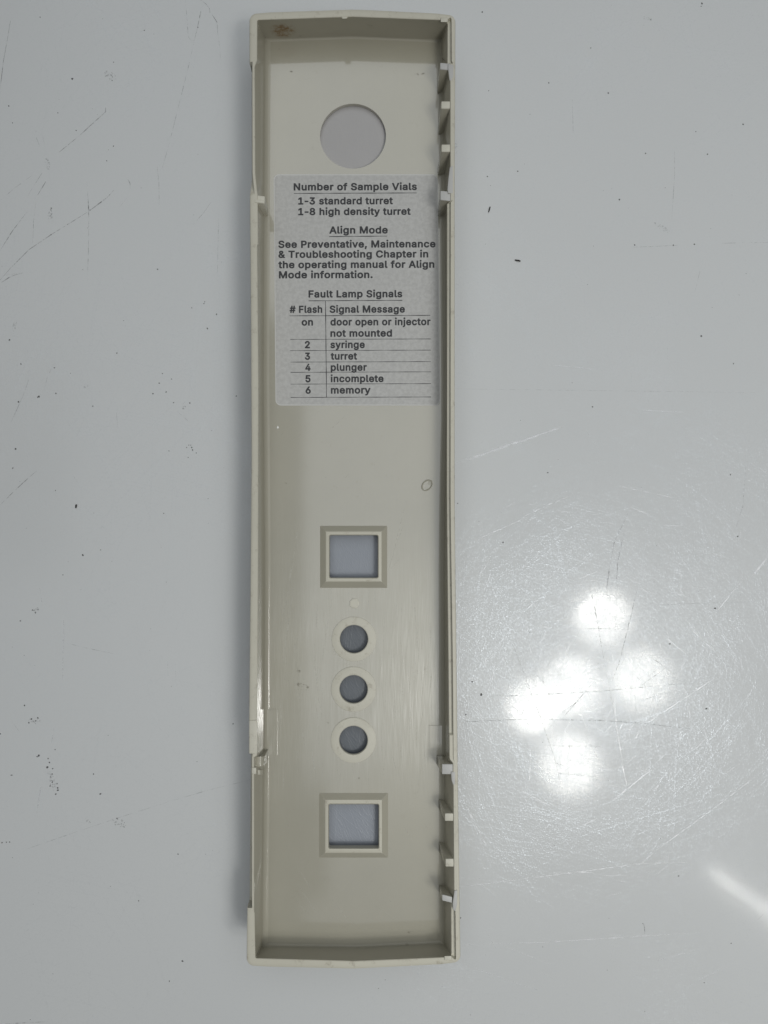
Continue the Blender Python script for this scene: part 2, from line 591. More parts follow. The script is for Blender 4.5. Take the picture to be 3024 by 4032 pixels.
light_lines = [
    (E((410, 693), (520, 640), (640, 590)), 3.4), (E((60, 420), (330, 330), (620, 230)), 10), (E((130, 405), (370, 310)), 8),
    (G((90, 640), (400, 600), (720, 560), (1000, 522), (1240, 515)), 4.5), (G((1080, 582), (1145, 532)), 4.0),
    (G((1000, 528), (1090, 450), (1200, 370), (1420, 210), (1640, 40)), 4.5), (G((90, 938), (500, 925), (900, 900), (1300, 875)), 4.5),
    (G((80, 1030), (190, 1068), (300, 1110), (480, 1170)), 4.5), (G((430, 0), (437, 90)), 5), (G((905, 0), (935, 110)), 5),
    (G((270, 160), (302, 225)), 4), (G((100, 200), (200, 400), (215, 430)), 5), (G((75, 330), (100, 360)), 6),
    (G((190, 630), (270, 690)), 4), (G((380, 140), (560, 235)), 4), (G((860, 200), (1060, 40)), 4), (G((590, 618), (700, 636)), 4),
    (G((830, 690), (900, 672)), 5), (G((560, 570), (760, 566)), 5), (G((1090, 1018), (1300, 960)), 4), (G((1260, 1140), (1420, 1060)), 4),
    (G((300, 940), (550, 1040)), 3), (E((1150, 1330), (1240, 1400)), 5), (E((1250, 1260), (1390, 1390)), 4), (E((1030, 1760), (1390, 1520)), 4),
    (E((870, 1600), (880, 1760), (910, 1940), (935, 2080)), 4), (E((440, 1900), (438, 2040)), 5), (E((240, 1790), (215, 1860)), 5),
    (E((560, 1900), (660, 1720)), 3), (E((1380, 1200), (1530, 1020)), 4), (E((150, 820), (420, 700)), 3), (E((900, 540), (1180, 600)), 3),
    (E((940, 640), (1060, 690)), 3), (D((540, 1870), (760, 1890)), 4), (E((1580, 1000), (1659, 900)), 8), (E((1010, 150), (1240, 160)), 4),
    (C((200, 20), (210, 90)), 6), (C((320, 180), (315, 480)), 6), (C((840, 380), (845, 460)), 4), (C((880, 400), (885, 470)), 4),
    (C((205, 1020), (185, 1150)), 7), (C((270, 720), (260, 800)), 5),
]
for pts, w in light_lines:
    ribbon(V, FC, FM, pts, ZT + 0.00001, w, 3)
# pale arcs painting in the scratch glints ringed round the lamps' reflection
for i in range(520):
    r = abs(random.gauss(0, 430)) + 30
    th = random.uniform(0, 2 * math.pi)
    cx, cy = 2330 + r * math.cos(th) * 1.05, 2740 + r * math.sin(th) * 1.25
    if cx < 1835 or cx > 3010 or cy > 4000 or cy < 1700:
        continue
    a = th + math.pi / 2 + random.gauss(0, 0.5)
    L = random.uniform(25, 110)
    ribbon(V, FC, FM, [(cx - L * math.cos(a) / 2, cy - L * math.sin(a) / 2), (cx, cy + random.uniform(-2, 2)),
                       (cx + L * math.cos(a) / 2, cy + L * math.sin(a) / 2)], ZT + 0.00001, random.uniform(1.2, 2.4), 3)
# dark hairlines that show inside the mirrored lamps
for i in range(330):
    cx, cy, rr = random.choice(((2372, 2432, 116), (2526, 2678, 128), (2250, 2700, 122), (2102, 2782, 108), (2243, 3010, 128)))
    r = rr * math.sqrt(random.random())
    th = random.uniform(0, 2 * math.pi)
    x, y = cx + r * math.cos(th), cy + r * math.sin(th)
    a = random.uniform(0, math.pi)
    L = random.uniform(20, 90)
    ribbon(V, FC, FM, [(x - L * math.cos(a) / 2, y - L * math.sin(a) / 2), (x + L * math.cos(a) / 2, y + L * math.sin(a) / 2)],
           ZT + 0.00001, random.uniform(1.0, 2.0), 2)
specks = [(A, 472, 515, 6), (A, 378, 737, 3.4), (A, 497, 852, 3.2), (A, 57, 692, 4), (A, 1029, 1759, 4), (A, 262, 112, 3), (A, 943, 198, 3),
          (A, 742, 406, 3), (A, 732, 526, 3), (A, 697, 1050, 3), (A, 741, 954, 3), (A, 82, 803, 3), (A, 588, 1372, 3), (A, 333, 1533, 3.5),
          (A, 335, 1360, 4), (A, 1292, 178, 3), (B, 62, 395, 5), (B, 102, 1108, 5), (B, 541, 1801, 5), (B, 1355, 321, 4.5), (B, 255, 765, 5),
          (B, 247, 770, 4), (B, 365, 745, 4), (B, 1000, 747, 4), (B, 1040, 678, 4), (B, 1085, 736, 3.5), (B, 1415, 228, 4), (B, 1337, 147, 3),
          (B, 1332, 158, 3), (B, 1253, 186, 3), (B, 763, 482, 3.5), (B, 137, 553, 4), (B, 355, 578, 4), (B, 1061, 615, 3), (B, 1121, 651, 3),
          (B, 1134, 805, 3), (B, 1240, 808, 4), (B, 83, 1233, 4), (B, 362, 1379, 3), (B, 1543, 762, 3.5), (B, 1219, 1098, 3), (B, 1233, 1083, 2.6),
          (B, 1246, 1083, 2.6), (B, 1253, 1098, 4), (B, 1258, 1114, 3.6), (B, 1282, 1134, 3), (B, 1229, 1163, 3), (B, 1070, 1528, 3),
          (B, 1104, 1121, 3), (B, 606, 827, 4), (B, 120, 800, 5), (B, 657, 1767, 3), (B, 411, 1930, 3),
          (C, 123, 610, 4), (C, 157, 678, 5), (C, 190, 673, 4.4), (C, 145, 697, 4.4), (C, 180, 687, 4), (C, 195, 862, 5.5), (C, 187, 868, 4),
          (C, 237, 921, 6.5), (C, 242, 877, 4), (C, 265, 928, 4), (C, 290, 1025, 5), (C, 291, 1036, 5), (C, 280, 1056, 4.5), (C, 287, 1003, 4),
          (C, 262, 955, 4), (C, 255, 970, 4), (C, 263, 996, 4), (C, 252, 1015, 4), (C, 248, 897, 4), (C, 277, 832, 3), (C, 58, 961, 4.5),
          (C, 470, 955, 4), (C, 505, 1055, 5), (C, 917, 1896, 5), (C, 851, 1996, 4), (C, 178, 143, 4), (C, 163, 131, 3.5), (C, 190, 128, 4),
          (C, 10, 1300, 4), (C, 32, 1298, 3.5), (C, 48, 1297, 3.5), (C, 895, 1358, 3.6), (C, 1172, 702, 3.6), (C, 697, 1592, 3.4), (C, 588, 1178, 4),
          (C, 0, 753, 5), (C, 103, 185, 4), (D, 194, 62, 5), (D, 1320, 18, 5), (D, 1316, 32, 3), (D, 840, 477, 5), (D, 1031, 786, 4),
          (D, 1349, 790, 4), (D, 897, 1023, 4.5), (D, 1316, 1723, 5), (D, 1482, 1864, 4), (D, 220, 905, 4), (D, 376, 878, 4), (D, 535, 425, 4),
          (D, 227, 465, 3), (D, 750, 246, 3), (D, 1173, 1257, 4), (D, 1281, 1252, 4), (D, 975, 1256, 4), (D, 1531, 637, 4), (D, 1289, 675, 3),
          (E, 188, 1608, 7), (E, 142, 1543, 5), (E, 300, 828, 4), (E, 1387, 1166, 5), (E, 1343, 1680, 5), (E, 1466, 480, 4), (E, 1503, 797, 4),
          (E, 760, 133, 4), (E, 530, 470, 4), (E, 110, 1710, 4), (E, 1155, 1348, 5), (E, 68, 628, 3), (G, 1200, 585, 4), (G, 1332, 1132, 3),
          (G, 1470, 930, 3), (G, 83, 800, 3.5)]
for fn, x, y, r in specks:
    (px, py), = fn((x, y))
    blot(V, FC, FM, px, py, r * 0.85, r * 0.66, ZT, 4, random.uniform(0, 3))
for fn, x, y, rx, ry, rot in ((C, 183, 130, 22, 14, 0.3), (C, 260, 985, 16, 60, -0.25), (C, 175, 688, 34, 16, 0.1), (C, 600, 1200, 50, 20, 0.5),
                              (D, 62, 760, 8, 44, -0.1), (B, 95, 300, 10, 34, 0.1), (A, 310, 1070, 14, 34, -0.2), (A, 330, 1400, 12, 40, 0.1),
                              (A, 720, 490, 40, 22, 0.5), (D, 1040, 95, 26, 8, 0.3), (B, 1200, 830, 10, 26, 0.2), (D, 1120, 1170, 60, 10, 0.5),
                              (B, 550, 700, 30, 9, -0.3), (C, 440, 1190, 24, 8, 0.4)):
    (px, py), = fn((x, y))
    blot(V, FC, FM, px, py, rx / 1.3, ry / 1.3, ZT, 5, rot, 14)
# dust: hundreds of tiny grey pits
for i in range(140):
    px, py = random.uniform(0, 3024), random.uniform(0, 4032)
    if 940 < px < 1830 and py < 3850:
        continue
    r = random.uniform(0.9, 2.0)
    blot(V, FC, FM, px, py, r, r * 0.8, ZT, 4, 0, 6)
FC = up_faces(V, FC[:1]) + FC[1:6] + up_faces(V, FC[6:])
me = bpy.data.meshes.new('tabletop')
me.from_pydata([tuple(v) for v in V], [], FC)
for m in (M_TABLE, M_DARK, M_FAINT, M_LIGHT, M_SPECK, M_SMUDGE):
    me.materials.append(m)
for p, i in zip(me.polygons, FM):
    p.material_index = i
table = bpy.data.objects.new('tabletop', me)
COL.objects.link(table)
table['kind'] = 'structure'
table['label'] = 'glossy off-white worktop covered in fine scratches and dark specks'

# ------------------------------------------------------------------ the plastic cover
ZR, ZF, TH = 0.0194, 0.0088, 0.0013          # rim top, inside floor, floor thickness
cover = bpy.data.objects.new('plastic_cover', None)
COL.objects.link(cover)
cover['label'] = 'long narrow beige plastic cover lying open side up with printed label inside'
cover['category'] = 'plastic cover'

L_OUT = [(60, 981), (700, 982), (1300, 987), (1800, 989), (2300, 985), (2800, 980), (3300, 975), (3790, 970)]
R_OUT = [(60, 1794), (700, 1791), (2000, 1791), (2650, 1799), (3000, 1803), (3300, 1807), (3790, 1814)]
L_MID = [(60, 997), (240, 995), (248, 994), (690, 995), (768, 1003), (790, 1004), (2400, 1000), (2970, 995), (2980, 993), (3590, 993), (3600, 988), (3800, 988)]
L_IN = [(60, 1013), (235, 1012), (262, 1003), (690, 1005), (765, 1014), (961, 1015.5), (963, 1012.5), (1500, 1017), (2200, 1016), (2832, 1012),
        (2837, 1013), (2975, 1012), (2980, 1000), (3590, 1000), (3596, 1002), (3800, 1006)]
R_MID = [(60, 1778), (240, 1779), (248, 1783), (790, 1783), (796, 1775), (2000, 1774), (2600, 1783), (2990, 1786), (3006, 1793), (3540, 1798), (3562, 1793), (3800, 1796)]
R_IN = [(60, 1763), (240, 1763), (248, 1772), (790, 1774), (796, 1762), (2000, 1761), (2600, 1767), (2990, 1770), (3006, 1784), (3540, 1788), (3562, 1777), (3800, 1778)]
L_FL = [(150, 1066), (700, 1063), (1500, 1060), (2200, 1066), (2900, 1064), (3700, 1056)]
R_FL = [(150, 1716), (680, 1730), (1600, 1738), (1900, 1731), (2200, 1727), (3000, 1729), (3700, 1727)]
T_OUT = [(981, 50), (1020, 47), (1400, 34), (1762, 52), (1794, 55)]
T_IN = [(1013, 78), (1388, 65), (1763, 79)]
T_FL = [(1060, 165), (1388, 153), (1725, 167)]
B_OUT = [(970, 3806), (1000, 3808), (1400, 3817), (1792, 3797), (1814, 3794)]
B_IN = [(1006, 3774), (1400, 3785), (1778, 3769)]
B_FL = [(1026, 3714), (1403, 3719), (1744, 3703)]

ZO_L = [(60, ZR), (243, ZR), (250, ZR - 0.0036), (680, ZR - 0.0036), (768, ZR), (2968, ZR), (2976, ZR - 0.0036), (3570, ZR - 0.0036), (3574, ZR), (3800, ZR)]
ZL_R = [(60, ZR - 0.0012), (242, ZR - 0.0012), (248, ZR - 0.00002), (790, ZR - 0.00002), (796, ZR - 0.0012), (2890, ZR - 0.0012), (2896, ZR - 0.0004),
        (2990, ZR - 0.0004), (3004, ZR - 0.00002), (3540, ZR - 0.00002), (3560, ZR - 0.0012), (3800, ZR - 0.0012)]
YS = sorted({110, 180, 235, 240, 243, 246, 250, 262, 350, 460, 570, 680, 725, 768, 772, 789, 792, 796, 880, 960, 964, 1080, 1200, 1350, 1500, 1650,
             1800, 1950, 2100, 2250, 2400, 2550, 2700, 2831, 2838, 2889, 2897, 2967, 2975, 2982, 2991, 3005, 3100, 3250, 3400, 3540, 3561, 3569,
             3575, 3589, 3597, 3650, 3690})
NT, NA = 16, 6


def ring(L, R, T, Bt, rc, zside=None):
    """pixel outline walked clockwise in the photo: list of (px, py, side, y)"""
    out = []
    yt_l, yt_r = lerp_poly(T, T[0][0]), lerp_poly(T, T[-1][0])
    yb_l, yb_r = lerp_poly(Bt, Bt[0][0]), lerp_poly(Bt, Bt[-1][0])
    tl = (lerp_poly(L, yt_l), yt_l)
    tr = (lerp_poly(R, yt_r), yt_r)
    br = (lerp_poly(R, yb_r), yb_r)
    bl = (lerp_poly(L, yb_l), yb_l)

    def arc(cx, cy, a0, sides):
        for i in range(NA + 1):
            a = math.radians(a0 + 90.0 * i / NA)
            out.append((cx + rc * math.cos(a), cy + rc * math.sin(a), sides[0] if i < NA / 2 else sides[1]))
    arc(tl[0] + rc, tl[1] + rc, 180, ('L', 'T'))
    for i in range(1, NT):
        x = tl[0] + rc + (tr[0] - tl[0] - 2 * rc) * i / NT
        out.append((x, lerp_poly(T, x), 'T'))
    arc(tr[0] - rc, tr[1] + rc, 270, ('T', 'R'))
    for y in YS:
        y = min(max(y, yt_r + rc), yb_r - rc)
        out.append((lerp_poly(R, y), y, 'R'))
    arc(br[0] - rc, br[1] - rc, 0, ('R', 'B'))
    for i in range(1, NT):
        x = br[0] - rc + (bl[0] - br[0] + 2 * rc) * i / NT
        out.append((x, lerp_poly(Bt, x), 'B'))
    arc(bl[0] + rc, bl[1] - rc, 90, ('B', 'L'))
    for y in reversed(YS):
        y = min(max(y, yt_l + rc), yb_l - rc)
        out.append((lerp_poly(L, y), y, 'L'))
    return out


def zo(side, y):
    return lerp_poly(ZO_L, y) if side == 'L' else ZR


def zl(side, y):
    return lerp_poly(ZL_R, y) if side == 'R' else ZR


T_MID = [(995, 63), (1394, 50), (1780, 66)]
B_MID = [(988, 3790), (1400, 3801), (1796, 3783)]
rg_out = ring(L_OUT, R_OUT, T_OUT, B_OUT, 30)
rg_mid = ring(L_MID, R_MID, T_MID, B_MID, 12)
rg_in = ring(L_IN, R_IN, T_IN, B_IN, 5)
rg_fl = ring(L_FL, R_FL, T_FL, B_FL, 0.0)
NR = len(rg_out)


def normals(pts):
    res = []
    n = len(pts)
    for i in range(n):
        d = pts[(i + 1) % n] - pts[i - 1]
        v = Vector((-d.y, d.x, 0))      # outline runs clockwise seen from above -> left side is outward
        if v.length < 1e-9:
            v = Vector((1, 0, 0))
        res.append(v.normalized())
    return res


out_w = [P(x, y, ZR) for x, y, s in rg_out]
mid_w = [P(x, y, ZR) for x, y, s in rg_mid]
in_w = [P(x, y, ZR) for x, y, s in rg_in]
fl_w = [P(x, y, ZF) for x, y, s in rg_fl]
n_out = normals(out_w)
CORN = [0, NA + 1 + NT - 1, 2 * (NA + 1) + NT - 1 + len(YS), 3 * (NA + 1) + 2 * (NT - 1) + len(YS)]
side = [s for x, y, s in rg_out]
ys = [y for x, y, s in rg_out]
rings = []


def setz(v, z):
    return Vector((v.x, v.y, z))


rings.append([setz(p - n * 0.0022, 0.0002) for p, n in zip(out_w, n_out)])
rings.append([setz(p - n * 0.0010, 0.0008) for p, n in zip(out_w, n_out)])
rings.append([setz(p - n * 0.0003, 0.0030) for p, n in zip(out_w, n_out)])
rings.append([setz(p, zo(s, y) - 0.0005) for p, n, s, y in zip(out_w, n_out, side, ys)])
rings.append([setz(p - n * 0.00015, zo(s, y) - 0.00015) for p, n, s, y in zip(out_w, n_out, side, ys)])
rings.append([setz(p - n * 0.0005, zo(s, y)) for p, n, s, y in zip(out_w, n_out, side, ys)])
rings.append([setz(p, zo(s, y)) for p, s, y in zip(mid_w, side, ys)])
rings.append([setz(p, zl(s, y)) for p, s, y in zip(mid_w, side, ys)])
rings.append([setz(p + (p - q).normalized() * -0.00015, zl(s, y)) for p, q, s, y in zip(in_w, mid_w, side, ys)])
rings.append([setz(p, zl(s, y) - 0.00015) for p, s, y in zip(in_w, side, ys)])
RSIDE, REND = 0.0016, 0.0006
DISP, RF = [], []
for i, (p, s_) in enumerate(zip(fl_w, [q[2] for q in rg_fl])):
    cx = -1 if s_ == 'L' else 1 if s_ == 'R' else 0
    cy = 1 if s_ == 'T' else -1 if s_ == 'B' else 0
    for k, c in enumerate(CORN):
        if (p - fl_w[c]).length < 2e-6:                # mitred inner corner
            cx, cy = ((-1, 1), (1, 1), (1, -1), (-1, -1))[k]
    DISP.append(Vector((cx * RSIDE, cy * REND, 0)))
    RF.append((RSIDE if cx and not cy else REND if cy and not cx else 0.5 * (RSIDE + REND)))
NFIL = 7
for k in range(NFIL, -1, -1):
    th = math.radians(90.0 * k / NFIL)
    rings.append([setz(p + d * math.sin(th), ZF + r * (1 - math.cos(th))) for p, d, r in zip(fl_w, DISP, RF)])
NRG = len(rings)


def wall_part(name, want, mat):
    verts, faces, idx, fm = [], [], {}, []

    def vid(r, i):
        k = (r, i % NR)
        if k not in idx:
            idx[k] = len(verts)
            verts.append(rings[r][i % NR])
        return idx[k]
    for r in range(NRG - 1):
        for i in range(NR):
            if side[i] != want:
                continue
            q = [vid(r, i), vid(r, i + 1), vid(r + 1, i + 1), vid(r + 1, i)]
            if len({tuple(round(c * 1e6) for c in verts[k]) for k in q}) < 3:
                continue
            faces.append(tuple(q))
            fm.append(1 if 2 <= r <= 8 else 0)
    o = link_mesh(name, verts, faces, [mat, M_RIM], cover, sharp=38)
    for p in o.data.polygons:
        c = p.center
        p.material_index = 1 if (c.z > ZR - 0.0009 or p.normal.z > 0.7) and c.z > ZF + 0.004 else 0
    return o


wall_part('side_wall', 'L', M_WALL)
wall_part('side_wall', 'R', M_WALL)
wall_part('end_wall', 'T', M_ENDWALL)
wall_part('end_wall', 'B', M_ENDWALL)


# floor panel with its openings
def circ(cx, cy, r, z, n=64):
    c = P(cx, cy, z)
    rw = r / F_PX * (CAM_H - z)
    return [Vector((c.x + rw * math.cos(2 * math.pi * i / n), c.y + rw * math.sin(2 * math.pi * i / n), z)) for i in range(n)]


def rrect(x0, y0, x1, y1, r, z, n=5, shear=0.0):
    pts = []
    for cx, cy, a0 in ((x1 - r, y1 - r, 0), (x0 + r, y1 - r, 90), (x0 + r, y0 + r, 180), (x1 - r, y0 + r, 270)):
        for i in range(n + 1):
            a = math.radians(a0 + 90 * i / n)
            x, y = cx + r * math.cos(a), cy + r * math.sin(a)
            pts.append(P(x + shear * (y - y0), y, z))
    return pts


WINDOWS = [((1260.5, 2070.5, 1524.5, 2314.7), (1281, 2091, 1504.6, 2292), (1298, 2108, 1487.7, 2274.5)),
           ((1257, 3123, 1528, 3376.6), (1278.5, 3147, 1506, 3360), (1295, 3167, 1490.7, 3339))]
RINGS = [(1393.5, 2516.5, 55, 87), (1392, 2714, 55, 87.5), (1391.5, 2914.5, 55.5, 88)]
BIG = (1390, 536, 131.5)
fl_clean = []
for p in fl_w:
    if not fl_clean or (p - fl_clean[-1]).length > 2e-6:
        fl_clean.append(p)
if (fl_clean[0] - fl_clean[-1]).length < 2e-6:
    fl_clean.pop()
loops = [fl_clean, circ(*BIG, ZF, 96)]
for o_, m_, i_ in WINDOWS:
    loops.append(rrect(o_[0] + 10, o_[1] + 10, o_[2] - 10, o_[3] - 10, 4, ZF))
for x, y, r0, r1 in RINGS:
    loops.append(circ(x, y, r0 + 3, ZF, 64))
pts2, edges = [], []
for lp in loops:
    b0 = len(pts2)
    pts2 += [Vector((v.x, v.y)) for v in lp]
    n = len(lp)
    edges += [(b0 + i, b0 + (i + 1) % n) for i in range(n)]
vs, es, fs, ov, oe, of = delaunay_2d_cdt(pts2, edges, [], 0, 1e-9)


def inside(pt, lp):
    c = False
    n = len(lp)
    for i in range(n):
        a, b2 = lp[i], lp[i - 1]
        if (a.y > pt.y) != (b2.y > pt.y) and pt.x < (b2.x - a.x) * (pt.y - a.y) / (b2.y - a.y) + a.x:
            c = not c
    return c


keep = []
for f in fs:
    c = sum((vs[i] for i in f), Vector((0, 0))) / len(f)
    if inside(c, loops[0]) and not any(inside(c, h) for h in loops[1:]):
        keep.append(tuple(f))
V = [Vector((v.x, v.y, ZF)) for v in vs]
FC = up_faces(V, keep)
FM = [0] * len(FC)
# underside and the cut edges of the openings
nb_ = len(V)
V += [Vector((v.x, v.y, ZF - TH)) for v in vs]
FC += [tuple(i + nb_ for i in reversed(f)) for f in FC]
for lp in loops[:]:
    b0 = len(V)
    n = len(lp)
    V += [setz(v, ZF) for v in lp] + [setz(v, ZF - TH) for v in lp]
    FC += [(b0 + i, b0 + (i + 1) % n, b0 + n + (i + 1) % n, b0 + n + i) for i in range(n)]
FM = [0] * len(FC)
ZS = ZF + 0.00003
FA = lambda *p: z1(p, 900, 0, 1.659)
FCc = lambda *p: z1(p, 900, 1300, 1.659)
FD = lambda *p: z1(p, 900, 1950, 1.659)
FE = lambda *p: z1(p, 900, 2600, 1.659)
FF = lambda *p: z1(p, 900, 3250, 1.659)
for pts, w in ((FD((462, 150), (425, 400), (385, 640), (335, 880)), 2.8), (FD((427, 600), (405, 740), (385, 880), (360, 1040)), 3.0),
               (FD((668, 715), (640, 880), (612, 1080)), 2.8), (FD((1160, 40), (1120, 200), (1075, 390), (1040, 500)), 3.2),
               (FD((1140, 200), (1100, 310)), 3.0), (FD((345, 165), (328, 195)), 3.0), (FD((1120, 410), (1060, 480)), 2.4),
               (FD((562, 960), (565, 1160)), 3.2), (FD((580, 715), (572, 900)), 2.4), (FD((1265, 965), (1262, 1005)), 4.0),
               (FD((430, 930), (432, 1050)), 2.4), (FD((470, 880), (425, 1010)), 2.2), (FD((1215, 690), (1225, 900)), 2.2),
               (FE((560, 0), (575, 130), (590, 260), (612, 380)), 3.0), (FE((480, 440), (495, 560)), 3.0), (FE((450, 590), (455, 720)), 2.8),
               (FE((540, 520), (550, 640), (575, 780)), 2.8), (FE((490, 790), (500, 865)), 3.0), (FE((1105, 700), (1125, 790)), 3.0),
               (FE((1200, 930), (1212, 995)), 2.8), (FE((600, 440), (606, 520)), 2.6), (FE((710, 640), (712, 740)), 2.4),
               (FE((1070, 620), (1095, 720)), 2.4), (FE((380, 1060), (395, 1085)), 2.4), (FE((525, 400), (532, 470)), 2.6),
               (FE((1150, 1090), (1190, 1160)), 2.2), (FE((880, 700), (900, 790)), 2.2),
               (FF((675, 485), (700, 515)), 6.0), (FF((700, 515), (760, 590), (840, 660)), 2.6), (FF((600, 470), (645, 555)), 2.4),
               (FF((445, 370), (510, 475), (600, 605)), 2.4), (FF((440, 485), (490, 550), (560, 605)), 2.2), (FF((680, 570), (745, 640)), 2.4),
               (FF((900, 520), (910, 535)), 6.0), (FF((1050, 490), (1065, 503)), 6.0), (FF((808, 365), (820, 383)), 4.0), (FF((933, 360), (943, 375)), 4.0),
               (FF((1155, 20), (1205, 108)), 2.8), (FF((470, 300), (540, 420)), 2.2), (FF((760, 655), (778, 690)), 2.2), (FF((950, 515), (1080, 620)), 2.2),
               (FCc((760, 560), (705, 615), (670, 645)), 2.4), (FCc((785, 940), (760, 968)), 3.0), (FCc((355, 670), (340, 690)), 2.4),
               (FCc((1115, 1095), (1095, 1112)), 2.6), (FCc((470, 680), (455, 695)), 2.4), (FCc((640, 955), (630, 968)), 2.4)):
    ribbon(V, FC, FM, pts, ZS, w, 1)
# fine lengthwise hairlines between the windows
for i in range(230):
    x = random.uniform(1085, 1712)
    y = random.gauss(2680, 210)
    if not 2330 < y < 3110 or (1285 < x < 1500 and 2420 < y < 3020):
        continue
    L = random.uniform(30, 150)
    dx = random.gauss(0, 0.07) * L + (0.06 * L if x < 1300 else 0)
    ribbon(V, FC, FM, [(x - dx / 2, y - L / 2), (x + dx / 2, y + L / 2)], ZS, random.uniform(0.8, 1.7), 1)
for fn, x, y, rx, ry, rot in ((FA, 410, 467, 14, 8, 0.1), (FA, 1240, 485, 55, 9, -0.15), (FE, 460, 72, 14, 10, 0.5), (FE, 1240, 78, 16, 12, 0.2),
                              (FE, 1285, 58, 14, 7, -0.6), (FE, 480, 170, 50, 22, 0.3), (FE, 650, 408, 9, 7, 0), (FE, 795, 770, 5, 9, -0.3),
                              (FE, 850, 772, 5, 9, 0.4), (FA, 330, 320, 6, 4, 0), (FF, 1200, 700, 40, 8, 0.05), (FD, 700, 1030, 18, 14, 0.5),
                              (FCc, 375, 1000, 14, 5, 0.1)):
    (px, py), = fn((x, y))
    blot(V, FC, FM, px, py, rx * 0.6, ry * 0.6, ZS, 2, rot, 12)
(px, py), = FCc((322, 635))
blot(V, FC, FM, px, py, 4.2, 6.0, ZS, 3)
FC = [f if m == 0 else up_faces(V, [f])[0] for f, m in zip(FC, FM)]
me = bpy.data.meshes.new('floor_panel')
me.from_pydata([tuple(v) for v in V], [], FC)
for m in (M_FLOOR, M_SCR, M_SCUFF, M_CHIP):
    me.materials.append(m)
for p, i in zip(me.polygons, FM):
    p.material_index = i
add_flow(me)
fo = bpy.data.objects.new('floor_panel', me)
COL.objects.link(fo)
fo.parent = cover


def loops_mesh(name, lps, mat, close=True, sharp=30):
    """quads between successive closed loops"""
    verts, faces = [], []
    for lp in lps:
        verts += lp
    n = len(lps[0])
    for k in range(len(lps) - (0 if close else 1)):
        a, b2 = k * n, ((k + 1) % len(lps)) * n
        faces += [(a + i, a + (i + 1) % n, b2 + (i + 1) % n, b2 + i) for i in range(n)]
    return link_mesh(name, verts, faces, mat, cover, sharp=sharp)


# raised bevelled frames round the two square openings
ZW = ZF + 0.0014
for o_, m_, i_ in WINDOWS:
    lps = [rrect(*o_, 2.0, ZF - 0.0004), rrect(*o_, 2.0, ZF + 0.00005),
           rrect(*m_, 2.0, ZW - 0.00012), rrect(m_[0] + 2.5, m_[1] + 2.5, m_[2] - 2.5, m_[3] - 2.5, 2.0, ZW),
           rrect(i_[0] - 3, i_[1] - 3, i_[2] + 3, i_[3] + 3, 7, ZW), rrect(*i_, 6, ZW - 0.0003),
           [setz(p, ZF - TH + 0.0004) for p in rrect(*i_, 6, ZW - 0.0003)],
           [setz(p, ZF - TH + 0.0004) for p in rrect(*o_, 2.0, ZF)]]
    o = loops_mesh('window_frame', lps, [M_WALL, M_RIM])
    for p in o.data.polygons:
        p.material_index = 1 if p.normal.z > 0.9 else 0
# opaque grey film added below the openings to make them evenly dark
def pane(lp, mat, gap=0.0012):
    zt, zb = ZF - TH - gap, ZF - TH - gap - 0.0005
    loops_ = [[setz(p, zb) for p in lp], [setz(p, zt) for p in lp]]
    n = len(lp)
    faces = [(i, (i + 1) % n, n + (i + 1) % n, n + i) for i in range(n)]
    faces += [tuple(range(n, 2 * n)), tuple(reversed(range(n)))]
    return link_mesh('added_film', loops_[0] + loops_[1], faces, mat, cover)


def film(name, c1, c2, rough):  # tone of each film carries the darkness of its opening
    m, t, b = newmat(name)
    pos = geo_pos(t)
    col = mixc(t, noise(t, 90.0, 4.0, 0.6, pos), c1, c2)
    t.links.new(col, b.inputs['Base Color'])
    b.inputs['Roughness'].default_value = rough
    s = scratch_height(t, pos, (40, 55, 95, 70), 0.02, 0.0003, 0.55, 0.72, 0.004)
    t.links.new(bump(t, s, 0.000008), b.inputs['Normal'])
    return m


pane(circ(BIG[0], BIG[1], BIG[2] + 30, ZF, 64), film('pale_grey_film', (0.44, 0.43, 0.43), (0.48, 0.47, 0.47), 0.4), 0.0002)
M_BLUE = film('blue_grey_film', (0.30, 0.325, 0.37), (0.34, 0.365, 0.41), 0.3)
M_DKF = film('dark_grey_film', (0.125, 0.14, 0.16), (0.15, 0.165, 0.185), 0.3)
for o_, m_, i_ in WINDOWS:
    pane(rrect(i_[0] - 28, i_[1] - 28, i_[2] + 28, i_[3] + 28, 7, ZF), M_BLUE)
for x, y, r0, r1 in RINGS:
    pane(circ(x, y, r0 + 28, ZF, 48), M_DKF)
# flat matt collars round the three button holes
for x, y, r0, r1 in RINGS:
    lps = [circ(x, y, r1, ZF - 0.0003), circ(x, y, r1, ZF + 0.00018), circ(x, y, r1 - 3, ZF + 0.0003),
           circ(x, y, r0 + 2.5, ZF + 0.0003), circ(x, y, r0, ZF + 0.00012),
           [setz(p, ZF - TH + 0.0004) for p in circ(x, y, r0, ZF + 0.00012)],
           [setz(p, ZF - TH + 0.0004) for p in circ(x, y, r1, ZF)]]
    loops_mesh('hole_collar', lps, M_MATT)


